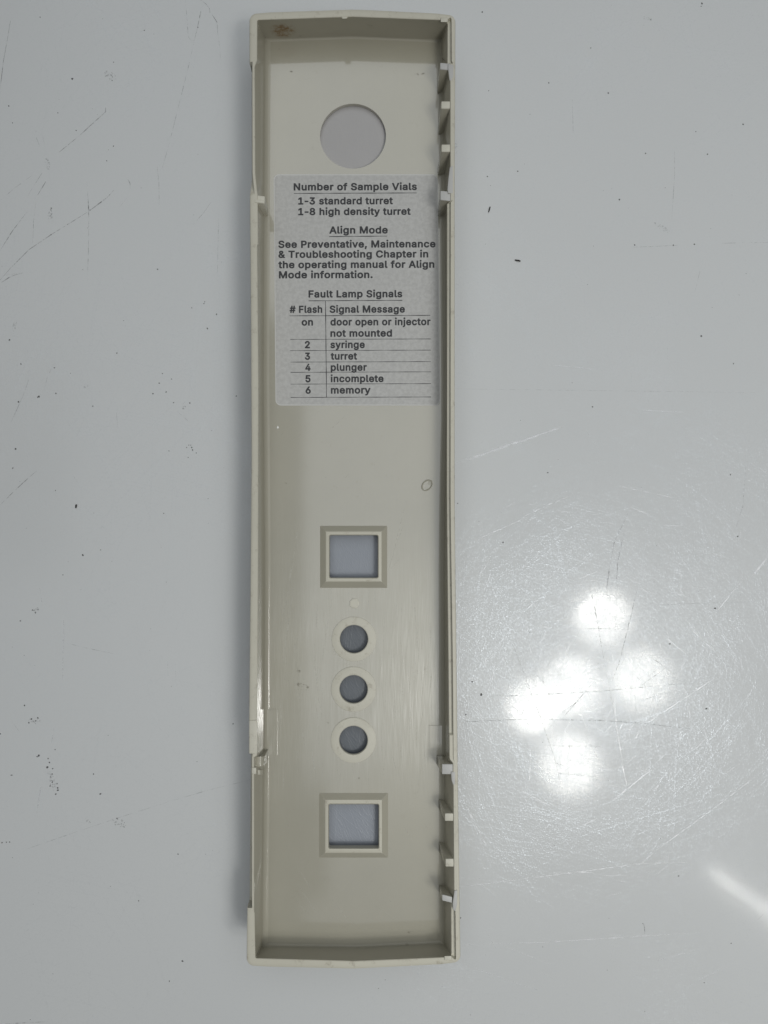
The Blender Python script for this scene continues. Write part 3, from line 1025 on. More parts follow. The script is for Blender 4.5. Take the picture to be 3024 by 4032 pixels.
def disc(name, cx, cy, rx, ry, rot, zt, mat, ragged=0.0, dish=0.0, n=28):
    c = P(cx, cy, ZF)
    k = (CAM_H - ZF) / F_PX
    lps = []
    rr = [1 + random.uniform(-ragged, ragged) for _ in range(n)]
    for s, z in ((1.0, ZF - 0.0002), (1.0, zt - 0.00008), (0.9, zt), (0.72, zt - dish), (0.05, zt - dish)):
        lp = []
        for i in range(n):
            a = 2 * math.pi * i / n
            u, v = rx * s * k * math.cos(a) * rr[i], ry * s * k * math.sin(a) * rr[i]
            lp.append(Vector((c.x + u * math.cos(rot) - v * math.sin(rot), c.y + u * math.sin(rot) + v * math.cos(rot), z)))
        lps.append(lp)
    verts, faces = [], []
    for lp in lps:
        verts += lp
    for q in range(len(lps) - 1):
        faces += [(q * n + i, q * n + (i + 1) % n, (q + 1) * n + (i + 1) % n, (q + 1) * n + i) for i in range(n)]
    faces.append(tuple((len(lps) - 1) * n + i for i in range(n)))
    return link_mesh(name, verts, faces, mat, cover, sharp=30)


disc('gate_stub', 1395.5, 2376, 19, 19, 0, ZF + 0.00035, M_MATT, 0.06)
add_flow(disc('ejector_mark', 1681, 1910.5, 26, 19, math.radians(48), ZF + 0.00028, M_FLOOR, 0.0, 0.00018).data)

# ribs along the right wall: top face and foot measured separately
ZRB = ZR - 0.00035


def rib(top, foot, mats, gusset=None, label=None, extra=None, zt=ZRB):
    bm = bmesh.new()
    x0, y0, x1, y1 = top[:4]
    x0, y0, y1 = x0 - 3, y0 - 1, y1 + 1
    sk = top[4] if len(top) > 4 else 0.0
    tp = [P(x0, y0, zt), P(x0, y1, zt), P(x1, y1 + sk, zt), P(x1, y0 + sk, zt)]
    fx0, fy0, fx1, fy1 = foot
    bt = [P(fx0, fy0, ZF - 0.0002), P(fx0, fy1, ZF - 0.0002), P(fx1, fy1, ZF - 0.0002), P(fx1, fy0, ZF - 0.0002)]
    hexa(bm, bt, tp, 0.00022)
    if gusset:
        g = [P(x, y, ZR + 0.00004) for x, y in gusset]
        gb = [setz(p, ZR - 0.0042) for p in g]
        hexa(bm, gb, g, 0.00015)
    if extra:
        extra(bm)
    o = bm_obj('rib', bm, [M_WALL, mats], cover)
    for p in o.data.polygons:
        p.material_index = 1 if p.center.z > ZR - 0.0009 else 0
    if label:
        o['label'] = label
    return o


rib((1736, 247, 1784, 271, 5), (1722, 330, 1757, 371), M_WHITE, [(1764, 268), (1770, 316), (1777, 318), (1786, 300), (1786, 256), (1764, 250)],
    'whitened snapped-off rib nearest the top end')
rib((1740.5, 399, 1775, 426), (1725.5, 492, 1760, 533), M_MATT)
rib((1741.5, 569, 1776, 596), (1724, 652, 1760, 692), M_MATT)
rib((1737, 751, 1780, 786, 5), (1724, 815, 1760, 850), M_WHITE, [(1771, 658), (1766, 700), (1762, 745), (1764, 760), (1784, 762), (1784, 650)],
    'whitened rib with a worn strip above it')
rib((1743.5, 3010, 1791, 3048), (1718, 2971, 1765, 3009), M_WHITE, [(1776, 3040), (1778, 3072), (1784, 3090), (1791, 3090), (1793, 3040)],
    'whitened snapped-off rib at the upper end of the lower row')
rib((1755, 3204, 1788, 3232), (1726, 3145, 1772, 3184), M_MATT)
rib((1757.5, 3383, 1792, 3412), (1727, 3313, 1774, 3354), M_MATT)


def flap(bm):
    b_ = [P(1778, 3552, ZR - 0.004), P(1777, 3530, ZR - 0.004), P(1785, 3486, ZR - 0.003), P(1797, 3484, ZR - 0.003), P(1796, 3540, ZR - 0.003), P(1788, 3562, ZR - 0.004)]
    t_ = [setz(p, ZR + 0.0003) for p in b_]
    hexa(bm, b_, t_, 0.0002)


rib((1744, 3523, 1781, 3545, 10), (1728, 3483, 1770, 3515), M_WHITE, None, 'torn whitened rib with a bent flap near the bottom end', flap)

# left wall: one clip rib, a round peg and the head of the thin lip
bm = bmesh.new()
hexa(bm, [P(1012, 815, ZF), P(1012, 851, ZF), P(1056, 851, ZF), P(1056, 822, ZF)],
     [P(1006, 768, ZRB), P(1006, 800, ZRB), P(1042, 803, ZRB), P(1043, 772, ZRB)], 0.00022)
hexa(bm, [P(1003, 778, ZR - 0.004), P(1003, 798, ZR - 0.004), P(1036, 799, ZR - 0.004), P(1036, 788, ZR - 0.004)],
     [P(1003, 786, ZR + 0.0002), P(1003, 797, ZR + 0.0002), P(1040, 800, ZR + 0.0001), P(1040, 789, ZR + 0.0001)], 0.0001)
bm_obj('clip', bm, M_MATT, cover)
bm = bmesh.new()
zc_ = ZR - 0.0032
ring0, ring1 = [], []
n = 20
for i in range(n):                     # lying half-round peg, axis along the wall
    a = math.pi * i / (n - 1)
    x = 1020 - 21 * math.cos(a)
    zz = zc_ + 0.0017 * math.sin(a)
    ring0.append(P(x, 2979, zz))
    ring1.append(P(x, 3018, zz))
ring0 += [setz(P(1041, 2979, zc_), ZF), setz(P(999, 2979, zc_), ZF)]
ring1 += [setz(P(1041, 3018, zc_), ZF), setz(P(999, 3018, zc_), ZF)]
hexa(bm, ring0, ring1)
bm_obj('locating_peg', bm, M_WALL, cover)
bm = bmesh.new()
hexa(bm, [P(991, 3024, ZR - 0.005), P(991, 3048, ZR - 0.005), P(1010, 3050, ZR - 0.005), P(1010, 3024, ZR - 0.005)],
     [P(991, 3022, ZR + 0.0003), P(991, 3047, ZR + 0.0003), P(1009, 3048, ZR + 0.0003), P(1009, 3022, ZR + 0.0003)], 0.0002)
hexa(bm, [P(1005, 3030, ZF), P(1005, 3056, ZF), P(1040, 3050, ZF), P(1042, 3030, ZF)],
     [P(1003, 3030, ZR - 0.003), P(1003, 3052, ZR - 0.003), P(1024, 3050, ZR - 0.004), P(1024, 3030, ZR - 0.004)], 0.0002)
bm_obj('lip_head', bm, M_MATT, cover)
# low pads where the walls thicken, and the two small corner tabs
for x0, y0, x1, y1, zt in ((1052, 2793, 1092, 2976, ZF + 0.00025), (1690, 2857, 1740, 2982, ZF + 0.00025)):
    bm = bmesh.new()
    hexa(bm, quadpx(x0, y0, x1, y1, ZF - 0.0003), quadpx(x0, y0, x1, y1, zt))
    add_flow(bm_obj('wall_pad', bm, M_FLOOR, cover).data)
bm = bmesh.new()
hexa(bm, quadpx(980.5, 2836, 1013, 2968, ZR - 0.002), quadpx(981, 2836, 1013.5, 2968, ZR + 0.00035), 0.00025)
bm_obj('rim_pad', bm, M_MATT, cover)
for x0, y0, x1, y1, gy0, gy1 in ((1735, 70, 1763, 87, 61, 69), (1750, 3764, 1778, 3781, 3782, 3788)):
    bm = bmesh.new()
    hexa(bm, quadpx(x0, y0, x1, y1, ZR - 0.0030), quadpx(x0, y0, x1, y1, ZR + 0.0004), 0.00015)
    o = bm_obj('corner_tab', bm, M_MATT, cover)
# chipped moulding nib on the middle of the top rim
bm = bmesh.new()
pts = [(1344, 72), (1352, 74), (1364, 73), (1370, 69), (1360, 65), (1348, 67)]
hexa(bm, [P(x, y, ZR - 0.0008) for x, y in pts], [P(x, y, ZR + 0.0003) for x, y in pts], 0.0001)
bm_obj('moulding_nib', bm, M_MATT, cover)

# ------------------------------------------------------------------ printed label
ZL = ZF + 0.00012
corner = [(1077, 686), (1723.5, 686), (1733, 1597), (1084.5, 1597)]


def label_pt(u, v):
    x = (corner[0][0] * (1 - u) + corner[1][0] * u) * (1 - v) + (corner[3][0] * (1 - u) + corner[2][0] * u) * v
    y = 686 + (1597 - 686) * v
    return x, y


def label_outline(z, inset=0.0):
    r = 22.0
    out = []
    w, h = 648.0, 911.0
    for cx, cy, a0 in ((w - r, h - r, 0), (r, h - r, 90), (r, r, 180), (w - r, r, 270)):
        for i in range(7):
            a = math.radians(a0 + 15 * i)
            x, y = cx + (r - inset) * math.cos(a), cy + (r - inset) * math.sin(a)
            out.append(P(*label_pt(x / w, y / h), z))
    return out


lps = [label_outline(ZF + 0.00001), label_outline(ZL - 0.00003), label_outline(ZL, 4.0)]
verts = [v for lp in lps for v in lp]
n = len(lps[0])
faces = [(k * n + i, k * n + (i + 1) % n, (k + 1) * n + (i + 1) % n, (k + 1) * n + i) for k in range(2) for i in range(n)]
faces.append(tuple(2 * n + i for i in range(n)))
M_EDGE = newmat('lit_label_edge')[0]
M_EDGE.node_tree.nodes['Principled BSDF'].inputs['Base Color'].default_value = (0.66, 0.66, 0.64, 1)  # paler colour stands in for light caught along the film's edge
M_EDGE.node_tree.nodes['Principled BSDF'].inputs['Roughness'].default_value = 0.3
lab = link_mesh('printed_label', verts, faces, [M_LABEL, M_EDGE], cover)
for p in lab.data.polygons:
    p.material_index = 0 if len(p.vertices) > 4 else 1
lab['label'] = 'silver grey rounded label printed with turret and fault lamp instructions'

LINES = [  # text, x0, x1, baseline y
    ('Number of Sample Vials', 1156, 1641.5, 749.5), ('1-3 standard turret', 1174, 1547, 805), ('1-8 high density turret', 1174, 1617, 847),
    ('Align Mode', 1296.6, 1527, 920), ('See Preventative, Maintenance', 1096, 1715, 975.5), ('& Troubleshooting Chapter in', 1096, 1686.5, 1015),
    ('the operating manual for Align', 1096, 1710.5, 1055.7), ('Mode information.', 1098, 1467.5, 1095.5), ('Fault Lamp Signals', 1214.6, 1584, 1171.4),
    ('# Flash', 1140, 1269, 1231.7), ('Signal Message', 1297.8, 1594.4, 1231.7), ('on', 1187.5, 1232.7, 1281.7),
    ('door open or injector', 1300.8, 1695.5, 1281.7), ('not mounted', 1300.8, 1543.8, 1326.3), ('2', 1200, 1220.5, 1371), ('syringe', 1300.8, 1436.5, 1371),
    ('3', 1200.5, 1221, 1416.3), ('turret', 1302, 1406, 1416.3), ('4', 1202, 1223, 1460.3), ('plunger', 1302, 1444.3, 1460.3),
    ('5', 1202.5, 1223, 1505), ('incomplete', 1302, 1510.6, 1505), ('6', 1203, 1224, 1550), ('memory', 1302.6, 1458.8, 1550)]
# grotesque letter shapes: advance width, outline points (x, y, x, y ...), triangles
GLYPHS = {
    ' ': (188, [], []),
    '#': (440, [55,-31,39,-20,32,0,48,105,45,108,10,108,-5,112,-18,125,-22,140,-12,200,-3,215,15,223,65,224,69,230,75,284,30,286,17,295,10,306,8,320,21,385,30,394,40,399,95,401,117,520,125,532,135,539,204,540,216,535,226,525,230,505,213,405,215,401,220,400,275,402,294,515,305,533,325,541,380,541,395,535,404,525,409,510,392,405,395,401,430,400,445,396,456,385,461,370,453,310,445,295,427,285,375,284,372,280,363,225,410,222,421,215,431,200,431,185,419,125,411,115,400,110,350,108,343,105,324,-10,315,-24,305,-30,240,-32,220,-24,213,-15,210,0,227,105,220,108,170,108,164,105,146,-5,140,-20,120,-32,185,224,195,284,250,285,255,282,245,224], [8,7,6,17,16,18,8,6,5,10,9,11,3,12,4,2,1,0,20,19,21,8,5,4,9,8,4,11,9,4,4,12,11,18,16,15,74,73,75,25,24,23,67,66,68,71,76,72,14,13,76,76,77,14,22,14,77,77,31,22,31,30,22,23,22,30,2,0,75,75,73,2,3,2,73,73,72,3,12,3,72,72,76,12,76,13,12,18,15,14,19,18,14,21,19,14,14,22,21,78,79,33,70,69,80,78,33,32,63,62,64,60,52,61,35,34,36,64,62,65,62,61,69,80,69,61,61,52,80,79,80,52,52,51,79,40,39,37,38,37,39,54,56,55,48,47,49,46,45,43,45,44,43,59,58,57,56,54,53,49,47,50,42,50,47,47,46,42,46,43,42,59,57,60,52,60,57,57,56,52,56,53,52,79,51,50,33,79,50,50,42,33,42,41,33,34,33,41,41,40,34,36,34,40,40,37,36,68,66,65,65,62,68,62,69,68,76,71,70,70,80,76,78,32,77,31,77,32,23,30,29,25,23,29,26,25,29,27,26,29,29,28,27]),
    '&': (448, [164,-37,129,-30,96,-17,69,0,44,22,25,48,9,83,3,118,3,148,10,183,24,213,48,243,87,278,88,283,55,338,45,378,46,428,63,473,89,506,122,528,159,541,214,545,254,538,289,522,319,498,343,463,352,438,355,413,354,383,348,358,337,333,319,308,267,258,314,201,320,238,328,248,339,255,409,256,424,252,433,243,440,223,435,163,423,123,407,88,464,18,470,-2,461,-22,449,-30,439,-32,354,-30,341,-22,324,-2,294,-19,249,-33,209,-38,169,82,154,88,141,98,132,113,129,128,135,153,164,185,169,184,245,93,229,85,209,80,189,355,172,383,170,408,175,418,184,425,199,429,214,427,224,421,229,413,228,393,217,378], [54,65,0,55,0,65,70,71,20,0,55,1,55,56,1,2,1,56,3,2,56,56,57,3,4,3,57,5,4,57,57,58,5,6,5,58,58,59,6,7,6,59,8,7,59,9,8,59,59,60,9,10,9,60,11,10,60,60,61,11,12,11,61,13,12,61,61,66,13,66,67,13,14,13,67,15,14,67,67,68,15,16,15,68,17,16,68,68,69,17,18,17,69,19,18,69,69,70,19,70,20,19,64,53,52,63,64,52,52,51,63,32,31,76,75,76,31,31,30,75,73,74,24,24,23,73,49,43,50,44,46,45,47,46,48,46,44,48,48,44,49,43,49,44,41,40,37,40,39,37,39,38,37,50,43,51,63,51,43,33,63,43,43,42,33,42,41,33,41,37,33,37,36,33,34,33,36,35,34,36,75,30,29,29,28,75,74,75,28,28,27,74,27,26,74,26,25,74,24,74,25,65,54,53,53,64,65,63,33,62,33,32,62,61,62,32,66,61,32,32,76,66,73,23,72,23,22,72,22,21,72,71,72,21,20,71,21]),
    ',': (188, [28,-150,13,-139,6,-119,39,86,48,96,63,103,138,103,153,99,165,86,168,66,113,-134,103,-146,88,-151], [2,1,0,4,3,5,12,11,10,9,8,6,7,6,8,2,0,12,12,10,2,3,2,10,10,9,3,5,3,9,9,6,5]),
    '-': (453, [104,157,89,168,82,188,83,253,92,268,104,275,339,276,354,272,366,258,369,243,369,183,362,168,349,158,334,156], [13,5,0,2,1,0,0,5,2,3,2,5,5,4,3,9,8,6,7,6,8,12,11,13,11,10,13,10,9,13,9,6,13,5,13,6]),
    '.': (188, [80,-35,50,-22,29,1,18,31,20,61,32,86,55,107,85,118,115,116,140,105,162,81,172,51,170,21,158,-4,135,-26,105,-36], [4,3,2,2,5,4,1,0,2,5,2,6,12,11,13,15,14,13,11,10,8,9,8,10,15,13,0,2,0,13,6,2,13,13,11,6,11,8,6,7,6,8]),
    '1': (453, [66,-30,51,-20,45,-5,44,55,52,75,71,86,176,87,180,90,180,380,176,385,101,330,86,326,71,329,59,340,54,355,54,425,57,440,66,452,186,538,201,541,286,539,301,528,308,510,308,90,311,87,396,86,411,79,422,60,421,-10,411,-25,391,-32], [5,0,6,12,11,13,2,1,0,3,2,0,0,5,3,4,3,5,13,11,14,11,10,14,15,14,10,16,15,17,8,7,23,18,9,19,30,25,24,29,28,30,28,27,30,25,30,27,27,26,25,23,7,24,8,23,22,9,8,22,19,9,22,20,19,22,21,20,22,6,0,30,30,24,6,24,7,6,15,10,9,17,15,9,9,18,17]),
    '2': (453, [54,-30,39,-20,32,-5,32,50,37,65,255,300,282,340,288,370,284,395,268,415,244,425,209,426,189,420,171,405,162,385,157,350,144,335,129,330,54,332,39,344,34,360,39,410,51,445,70,475,99,505,129,525,159,538,194,545,239,547,274,542,309,531,334,517,359,498,379,475,395,450,411,400,413,370,410,340,396,295,369,249,319,189,226,90,389,89,404,85,415,75,421,60,421,0,417,-15,404,-28,389,-32], [2,1,0,3,2,0,4,3,0,20,19,18,18,21,20,17,16,15,15,14,17,10,28,11,11,28,27,26,25,12,12,11,26,11,27,26,4,0,41,4,41,5,21,18,17,17,14,21,22,21,14,14,13,22,23,22,13,24,23,13,13,12,24,12,25,24,40,39,5,6,5,39,9,8,33,33,32,9,32,31,9,31,30,9,49,48,47,47,46,49,42,49,46,46,45,42,45,44,42,43,42,44,6,39,38,38,37,6,7,6,37,37,36,7,36,35,7,8,7,35,35,34,8,33,8,34,41,0,49,49,42,41,40,5,41,9,30,10,30,29,10,28,10,29]),
    '3': (453, [189,-37,149,-30,109,-14,79,4,54,27,35,53,21,83,12,128,16,148,26,158,39,163,119,162,137,148,147,113,164,96,194,84,229,82,264,91,286,108,296,133,295,163,283,188,254,208,214,215,154,216,144,218,131,228,125,248,125,298,128,313,219,418,69,420,54,424,44,433,38,448,39,518,49,533,69,541,384,539,398,528,404,513,402,448,289,318,335,298,364,279,388,253,404,230,419,193,424,163,424,128,418,93,406,63,389,37,364,11,339,-7,309,-22,274,-33,234,-38], [7,6,10,10,9,7,8,7,9,32,31,33,36,35,37,33,31,34,31,37,34,37,35,34,0,15,1,15,14,1,1,14,2,3,2,14,14,13,3,13,12,11,25,24,26,27,26,24,28,27,24,3,13,4,5,4,13,6,5,13,13,11,6,10,6,11,57,56,16,56,17,16,17,56,55,21,43,22,43,42,22,23,22,42,41,40,38,39,38,40,17,55,54,18,17,54,54,53,18,53,52,18,52,51,18,19,18,51,51,50,19,50,49,19,49,48,19,20,19,48,48,47,20,47,46,20,21,20,46,46,45,21,45,44,21,43,21,44,30,42,41,41,38,30,57,16,0,15,0,16,28,24,23,29,28,23,23,42,29,42,30,29,37,31,30,30,38,37]),
    '4': (453, [275,-31,260,-23,251,-10,250,70,245,74,30,75,15,85,8,100,8,160,12,175,223,530,235,538,245,541,315,540,329,535,338,525,343,510,340,495,164,195,250,195,250,320,260,341,280,349,355,347,370,335,375,320,376,195,420,194,430,190,440,180,445,165,445,105,441,90,430,78,415,74,380,74,375,70,374,-5,363,-25,345,-32], [6,5,7,8,7,5,12,11,10,4,18,5,8,5,18,9,8,18,2,1,0,3,2,0,22,21,20,3,19,4,18,4,19,15,17,16,38,37,39,25,24,23,34,33,32,32,31,34,35,34,31,26,35,31,31,30,26,27,26,30,30,29,27,29,28,27,35,26,36,3,0,39,39,37,3,37,36,3,19,3,36,36,26,19,26,25,19,20,19,25,22,20,25,25,23,22,9,18,10,12,10,17,13,12,17,17,15,13,14,13,15,17,10,18]),
    '5': (453, [195,-37,155,-29,125,-17,100,-2,75,20,49,53,36,83,29,118,30,143,40,155,55,162,130,162,149,148,160,114,175,97,200,85,235,83,265,95,285,118,295,148,294,183,287,203,273,223,255,236,235,243,210,245,185,240,165,233,140,216,130,214,60,222,42,233,35,253,65,518,75,533,95,541,375,540,390,530,398,513,398,448,388,428,370,420,180,419,173,363,175,358,230,366,285,358,330,338,370,306,399,263,419,208,422,148,412,93,396,58,378,33,354,8,325,-12,295,-26,260,-36], [8,7,9,35,34,33,7,6,10,9,7,10,32,31,30,13,12,11,44,27,26,0,15,1,2,1,15,15,14,2,29,28,27,2,14,3,4,3,14,14,13,4,5,4,13,6,5,13,13,11,6,10,6,11,32,30,29,29,27,32,27,44,32,44,43,32,33,32,43,43,42,33,35,33,42,45,25,24,16,58,57,17,16,57,57,56,17,24,23,46,45,24,46,41,40,39,39,38,41,36,41,38,38,37,36,17,56,55,55,54,17,18,17,54,54,53,18,53,52,18,19,18,52,52,51,19,20,19,51,51,50,20,21,20,50,50,49,21,49,48,21,22,21,48,48,47,22,23,22,47,46,23,47,58,16,0,15,0,16,44,26,25,25,45,44,41,36,42,35,42,36]),
    '6': (453, [199,-37,159,-28,124,-12,89,16,66,43,47,78,35,123,32,163,37,208,55,263,85,318,229,530,249,540,329,540,343,533,350,523,354,513,352,498,250,348,299,337,334,321,364,298,389,270,406,238,418,193,421,153,415,108,404,73,387,43,367,18,339,-5,309,-22,279,-33,244,-38,209,83,184,95,165,118,157,148,160,183,172,208,189,223,214,232,244,231,269,219,286,198,295,168,292,133,281,108,259,88,234,81], [7,6,37,37,38,7,8,7,38,9,8,38,42,18,41,33,49,0,34,0,49,41,18,40,0,34,1,34,35,1,2,1,35,3,2,35,35,36,3,4,3,36,5,4,36,6,5,36,37,6,36,9,38,39,10,9,39,39,40,10,40,18,10,18,11,10,48,32,31,31,30,48,47,48,30,20,19,43,15,17,16,47,30,29,29,28,47,28,27,47,46,47,27,27,26,46,26,25,46,45,46,25,25,24,45,24,23,45,44,45,23,23,22,44,22,21,44,43,44,21,20,43,21,17,15,13,15,14,13,49,33,32,32,48,49,43,19,42,18,42,19,11,18,17,12,11,17,17,13,12]),
    '8': (453, [197,-37,137,-24,94,-2,57,32,32,73,20,123,20,148,26,183,47,228,62,248,84,268,61,298,47,328,39,363,39,393,45,428,57,456,76,483,102,508,132,527,162,539,197,546,242,547,292,538,337,517,377,482,401,443,413,398,411,348,394,303,368,268,398,238,421,198,431,158,432,118,426,88,411,53,387,22,358,-2,317,-23,282,-33,242,-38,207,82,173,93,153,113,148,143,157,171,182,193,212,202,247,201,277,189,294,173,303,153,304,128,297,110,282,95,262,86,237,82,212,323,187,332,171,348,165,373,169,398,182,415,207,426,237,427,262,420,277,408,285,393,287,373,282,351,272,338,257,328,237,322], [48,58,47,59,47,58,0,42,1,43,1,42,63,64,20,64,21,20,1,43,2,43,44,2,3,2,44,4,3,44,5,4,44,44,45,5,6,5,45,7,6,45,45,46,7,8,7,46,9,8,46,10,9,46,46,47,10,47,59,10,59,60,10,11,10,60,12,11,60,60,61,12,13,12,61,14,13,61,61,62,14,15,14,62,16,15,62,17,16,62,62,63,17,18,17,63,19,18,63,63,20,19,49,72,73,72,49,50,65,66,23,22,65,23,54,37,36,36,35,54,53,54,35,35,34,53,34,33,53,52,53,33,33,32,52,32,31,52,56,40,39,55,56,39,39,38,55,38,37,55,37,54,55,52,31,51,31,30,51,50,51,30,72,50,30,71,72,30,70,71,30,30,29,70,29,28,70,69,70,28,28,27,69,68,69,27,27,26,68,67,68,26,26,25,67,25,24,67,66,67,24,23,66,24,42,0,41,57,42,41,41,40,57,40,56,57,49,73,48,58,48,73,21,64,65,65,22,21]),
    'A': (480, [6,-30,-4,-25,-12,-15,-15,-5,-14,10,174,525,183,535,196,540,276,541,291,537,306,520,492,15,495,0,491,-15,481,-26,466,-32,391,-32,376,-26,365,-10,321,110,161,110,156,107,115,-10,106,-24,86,-32,201,233,236,340,241,338,276,232], [1,0,2,3,2,0,4,3,0,0,24,4,6,5,7,21,20,25,24,23,22,4,24,22,22,21,4,21,25,4,25,5,4,9,8,10,27,28,10,26,27,10,18,17,16,14,13,12,12,11,14,14,11,15,16,15,11,18,16,11,18,11,19,28,19,11,10,28,11,19,28,20,25,20,28,5,25,26,26,10,5,10,8,5,7,5,8]),
    'C': (510, [235,-37,175,-23,133,-2,94,28,54,78,31,123,16,173,9,228,12,308,23,363,41,408,70,453,110,494,150,520,195,538,245,547,295,546,335,539,375,525,410,505,442,478,467,448,489,408,501,368,505,348,503,338,495,325,480,317,400,317,389,323,380,333,370,363,358,383,344,398,325,411,300,420,270,424,240,421,210,411,185,393,167,373,149,338,140,308,136,273,138,218,145,183,159,148,180,120,205,101,235,89,270,85,310,92,345,112,366,138,382,178,400,191,480,192,499,178,505,158,494,113,475,73,444,33,410,4,373,-17,325,-33,280,-39], [6,5,45,45,44,6,7,6,44,44,43,7,8,7,43,43,42,8,9,8,42,42,41,9,10,9,41,36,16,15,65,50,0,49,0,50,36,15,37,0,49,1,48,1,49,14,13,38,38,37,14,37,15,14,1,48,2,48,47,2,3,2,47,4,3,47,47,46,4,5,4,46,45,5,46,10,41,40,11,10,40,40,39,11,12,11,39,39,38,12,38,13,12,35,34,17,55,54,53,51,64,63,52,51,63,17,34,18,27,26,25,25,24,27,24,23,27,59,58,56,58,57,56,27,23,28,23,22,28,52,63,62,62,61,52,53,52,61,61,60,53,60,59,53,55,53,59,59,56,55,30,29,28,31,30,28,28,22,31,22,21,31,32,31,21,21,20,32,33,32,20,20,19,33,34,33,19,18,34,19,50,65,64,64,51,50,16,36,35,35,17,16]),
    'F': (410, [50,-30,35,-20,28,0,28,510,33,525,45,537,60,541,370,541,385,536,399,520,401,495,400,445,395,433,385,424,370,420,160,420,157,415,157,315,160,310,345,310,360,307,373,295,378,280,378,220,374,205,364,195,350,189,160,189,157,185,157,0,153,-15,145,-25,130,-32], [2,1,0,0,32,2,4,3,6,6,5,4,27,18,28,18,17,28,31,30,32,30,29,32,2,32,29,29,28,2,28,17,2,3,2,17,17,16,3,20,19,21,14,7,15,12,11,13,24,23,25,26,25,23,19,26,23,23,22,19,21,19,22,13,11,14,11,10,14,7,14,10,10,9,7,9,8,7,26,19,27,18,27,19,3,16,15,6,3,15,15,7,6]),
    'L': (393, [50,-30,35,-20,28,0,29,515,36,530,50,539,130,540,148,530,157,510,158,90,360,89,375,86,385,78,392,65,393,-5,385,-21,365,-32], [2,1,0,6,5,3,4,3,5,16,10,9,15,14,16,10,16,14,14,13,10,13,12,10,12,11,10,16,9,0,2,0,9,3,2,9,9,8,3,6,3,8,7,6,8]),
    'M': (628, [50,-30,35,-20,28,0,28,510,36,530,55,540,90,541,155,541,175,530,315,178,450,527,460,536,475,541,570,541,590,532,598,520,600,510,600,170,600,0,598,-10,590,-23,570,-32,500,-32,485,-26,476,-15,472,0,470,240,367,-20,355,-29,345,-32,285,-32,270,-28,256,-10,155,243,152,-10,145,-22,130,-31], [2,1,0,0,36,2,6,5,3,4,3,5,32,31,30,30,29,32,32,9,33,8,33,9,36,35,34,2,36,34,34,33,2,3,2,33,33,8,3,6,3,8,8,7,6,11,10,12,21,20,19,19,18,21,14,13,16,16,15,14,24,23,22,25,24,22,22,21,25,21,18,25,18,17,25,26,25,17,17,16,26,10,26,16,12,10,16,16,13,12,28,27,29,32,29,27,9,32,27,9,27,26,26,10,9]),
    'N': (523, [50,-30,35,-20,28,0,28,510,35,529,45,537,60,541,140,540,160,530,365,208,369,520,380,535,395,541,465,541,481,535,491,525,495,510,495,0,488,-20,480,-27,465,-32,385,-32,365,-23,160,297,157,290,155,-10,145,-25,130,-32], [2,1,0,6,5,3,5,4,3,27,26,25,2,0,27,27,25,2,25,24,2,3,2,24,24,23,3,23,8,3,8,7,3,6,3,7,12,11,10,18,17,19,14,13,16,16,15,14,19,17,20,21,20,17,22,21,17,9,22,17,17,16,9,10,9,16,12,10,16,16,13,12,22,9,23,8,23,9]),
    'P': (445, [50,-30,35,-20,28,0,28,510,33,525,45,537,60,541,255,540,310,531,348,515,377,495,402,470,420,440,435,400,440,365,438,315,430,280,418,250,400,223,378,200,350,181,328,170,295,160,260,155,160,154,157,150,157,0,153,-15,145,-25,130,-32,160,274,157,280,157,415,160,420,255,418,280,411,295,400,309,375,312,345,307,315,295,294,280,283,255,276], [29,28,27,2,1,0,0,29,2,4,3,6,5,4,6,34,7,33,23,42,24,42,30,24,25,24,30,31,25,30,29,27,26,2,29,26,26,25,2,25,31,2,3,2,31,31,32,3,32,33,3,6,3,33,33,7,6,41,22,21,35,36,9,9,8,35,41,21,20,40,41,20,20,19,40,19,18,40,18,17,40,39,40,17,17,16,39,16,15,39,38,39,15,15,14,38,37,38,14,14,13,37,13,12,37,36,37,12,12,11,36,11,10,36,9,36,10,42,23,22,22,41,42,35,8,34,7,34,8]),
    'S': (447, [188,-39,148,-32,113,-19,73,4,48,28,28,57,11,101,6,136,13,156,23,165,33,168,113,167,130,156,143,116,158,99,188,86,223,81,263,86,294,101,310,121,313,136,312,151,299,166,281,176,133,223,78,254,50,281,30,316,21,351,21,391,27,421,42,456,68,489,98,513,138,533,173,542,213,547,263,545,298,538,333,525,368,503,392,481,410,456,424,426,433,381,428,361,418,351,403,346,328,347,310,361,298,396,284,411,258,422,223,426,188,421,161,406,148,386,150,361,159,351,178,339,323,293,358,276,387,256,411,231,428,201,438,166,439,121,429,76,413,46,393,21,363,-4,323,-24,283,-36,243,-40], [7,6,10,8,7,10,9,8,10,12,11,13,16,15,0,54,53,35,53,36,35,0,15,1,54,35,34,1,15,2,15,14,2,3,2,14,4,3,14,14,13,4,5,4,13,6,5,13,13,11,6,10,6,11,24,59,25,59,58,25,26,25,58,58,57,26,27,26,57,28,27,57,57,56,28,29,28,56,30,29,56,31,30,56,56,55,31,32,31,55,33,32,55,55,54,33,54,34,33,17,73,72,17,72,71,18,17,71,49,48,50,37,52,38,45,44,46,46,44,47,44,43,47,18,71,70,70,69,18,19,18,69,69,68,19,68,67,19,67,66,19,20,19,66,66,65,20,21,20,65,65,64,21,64,63,21,63,62,21,22,21,62,62,61,22,23,22,61,60,23,61,47,43,48,50,48,43,43,42,50,42,41,50,41,40,50,51,50,40,40,39,51,52,51,39,38,52,39,16,0,73,73,17,16,59,24,23,23,60,59,52,37,53,36,53,37]),
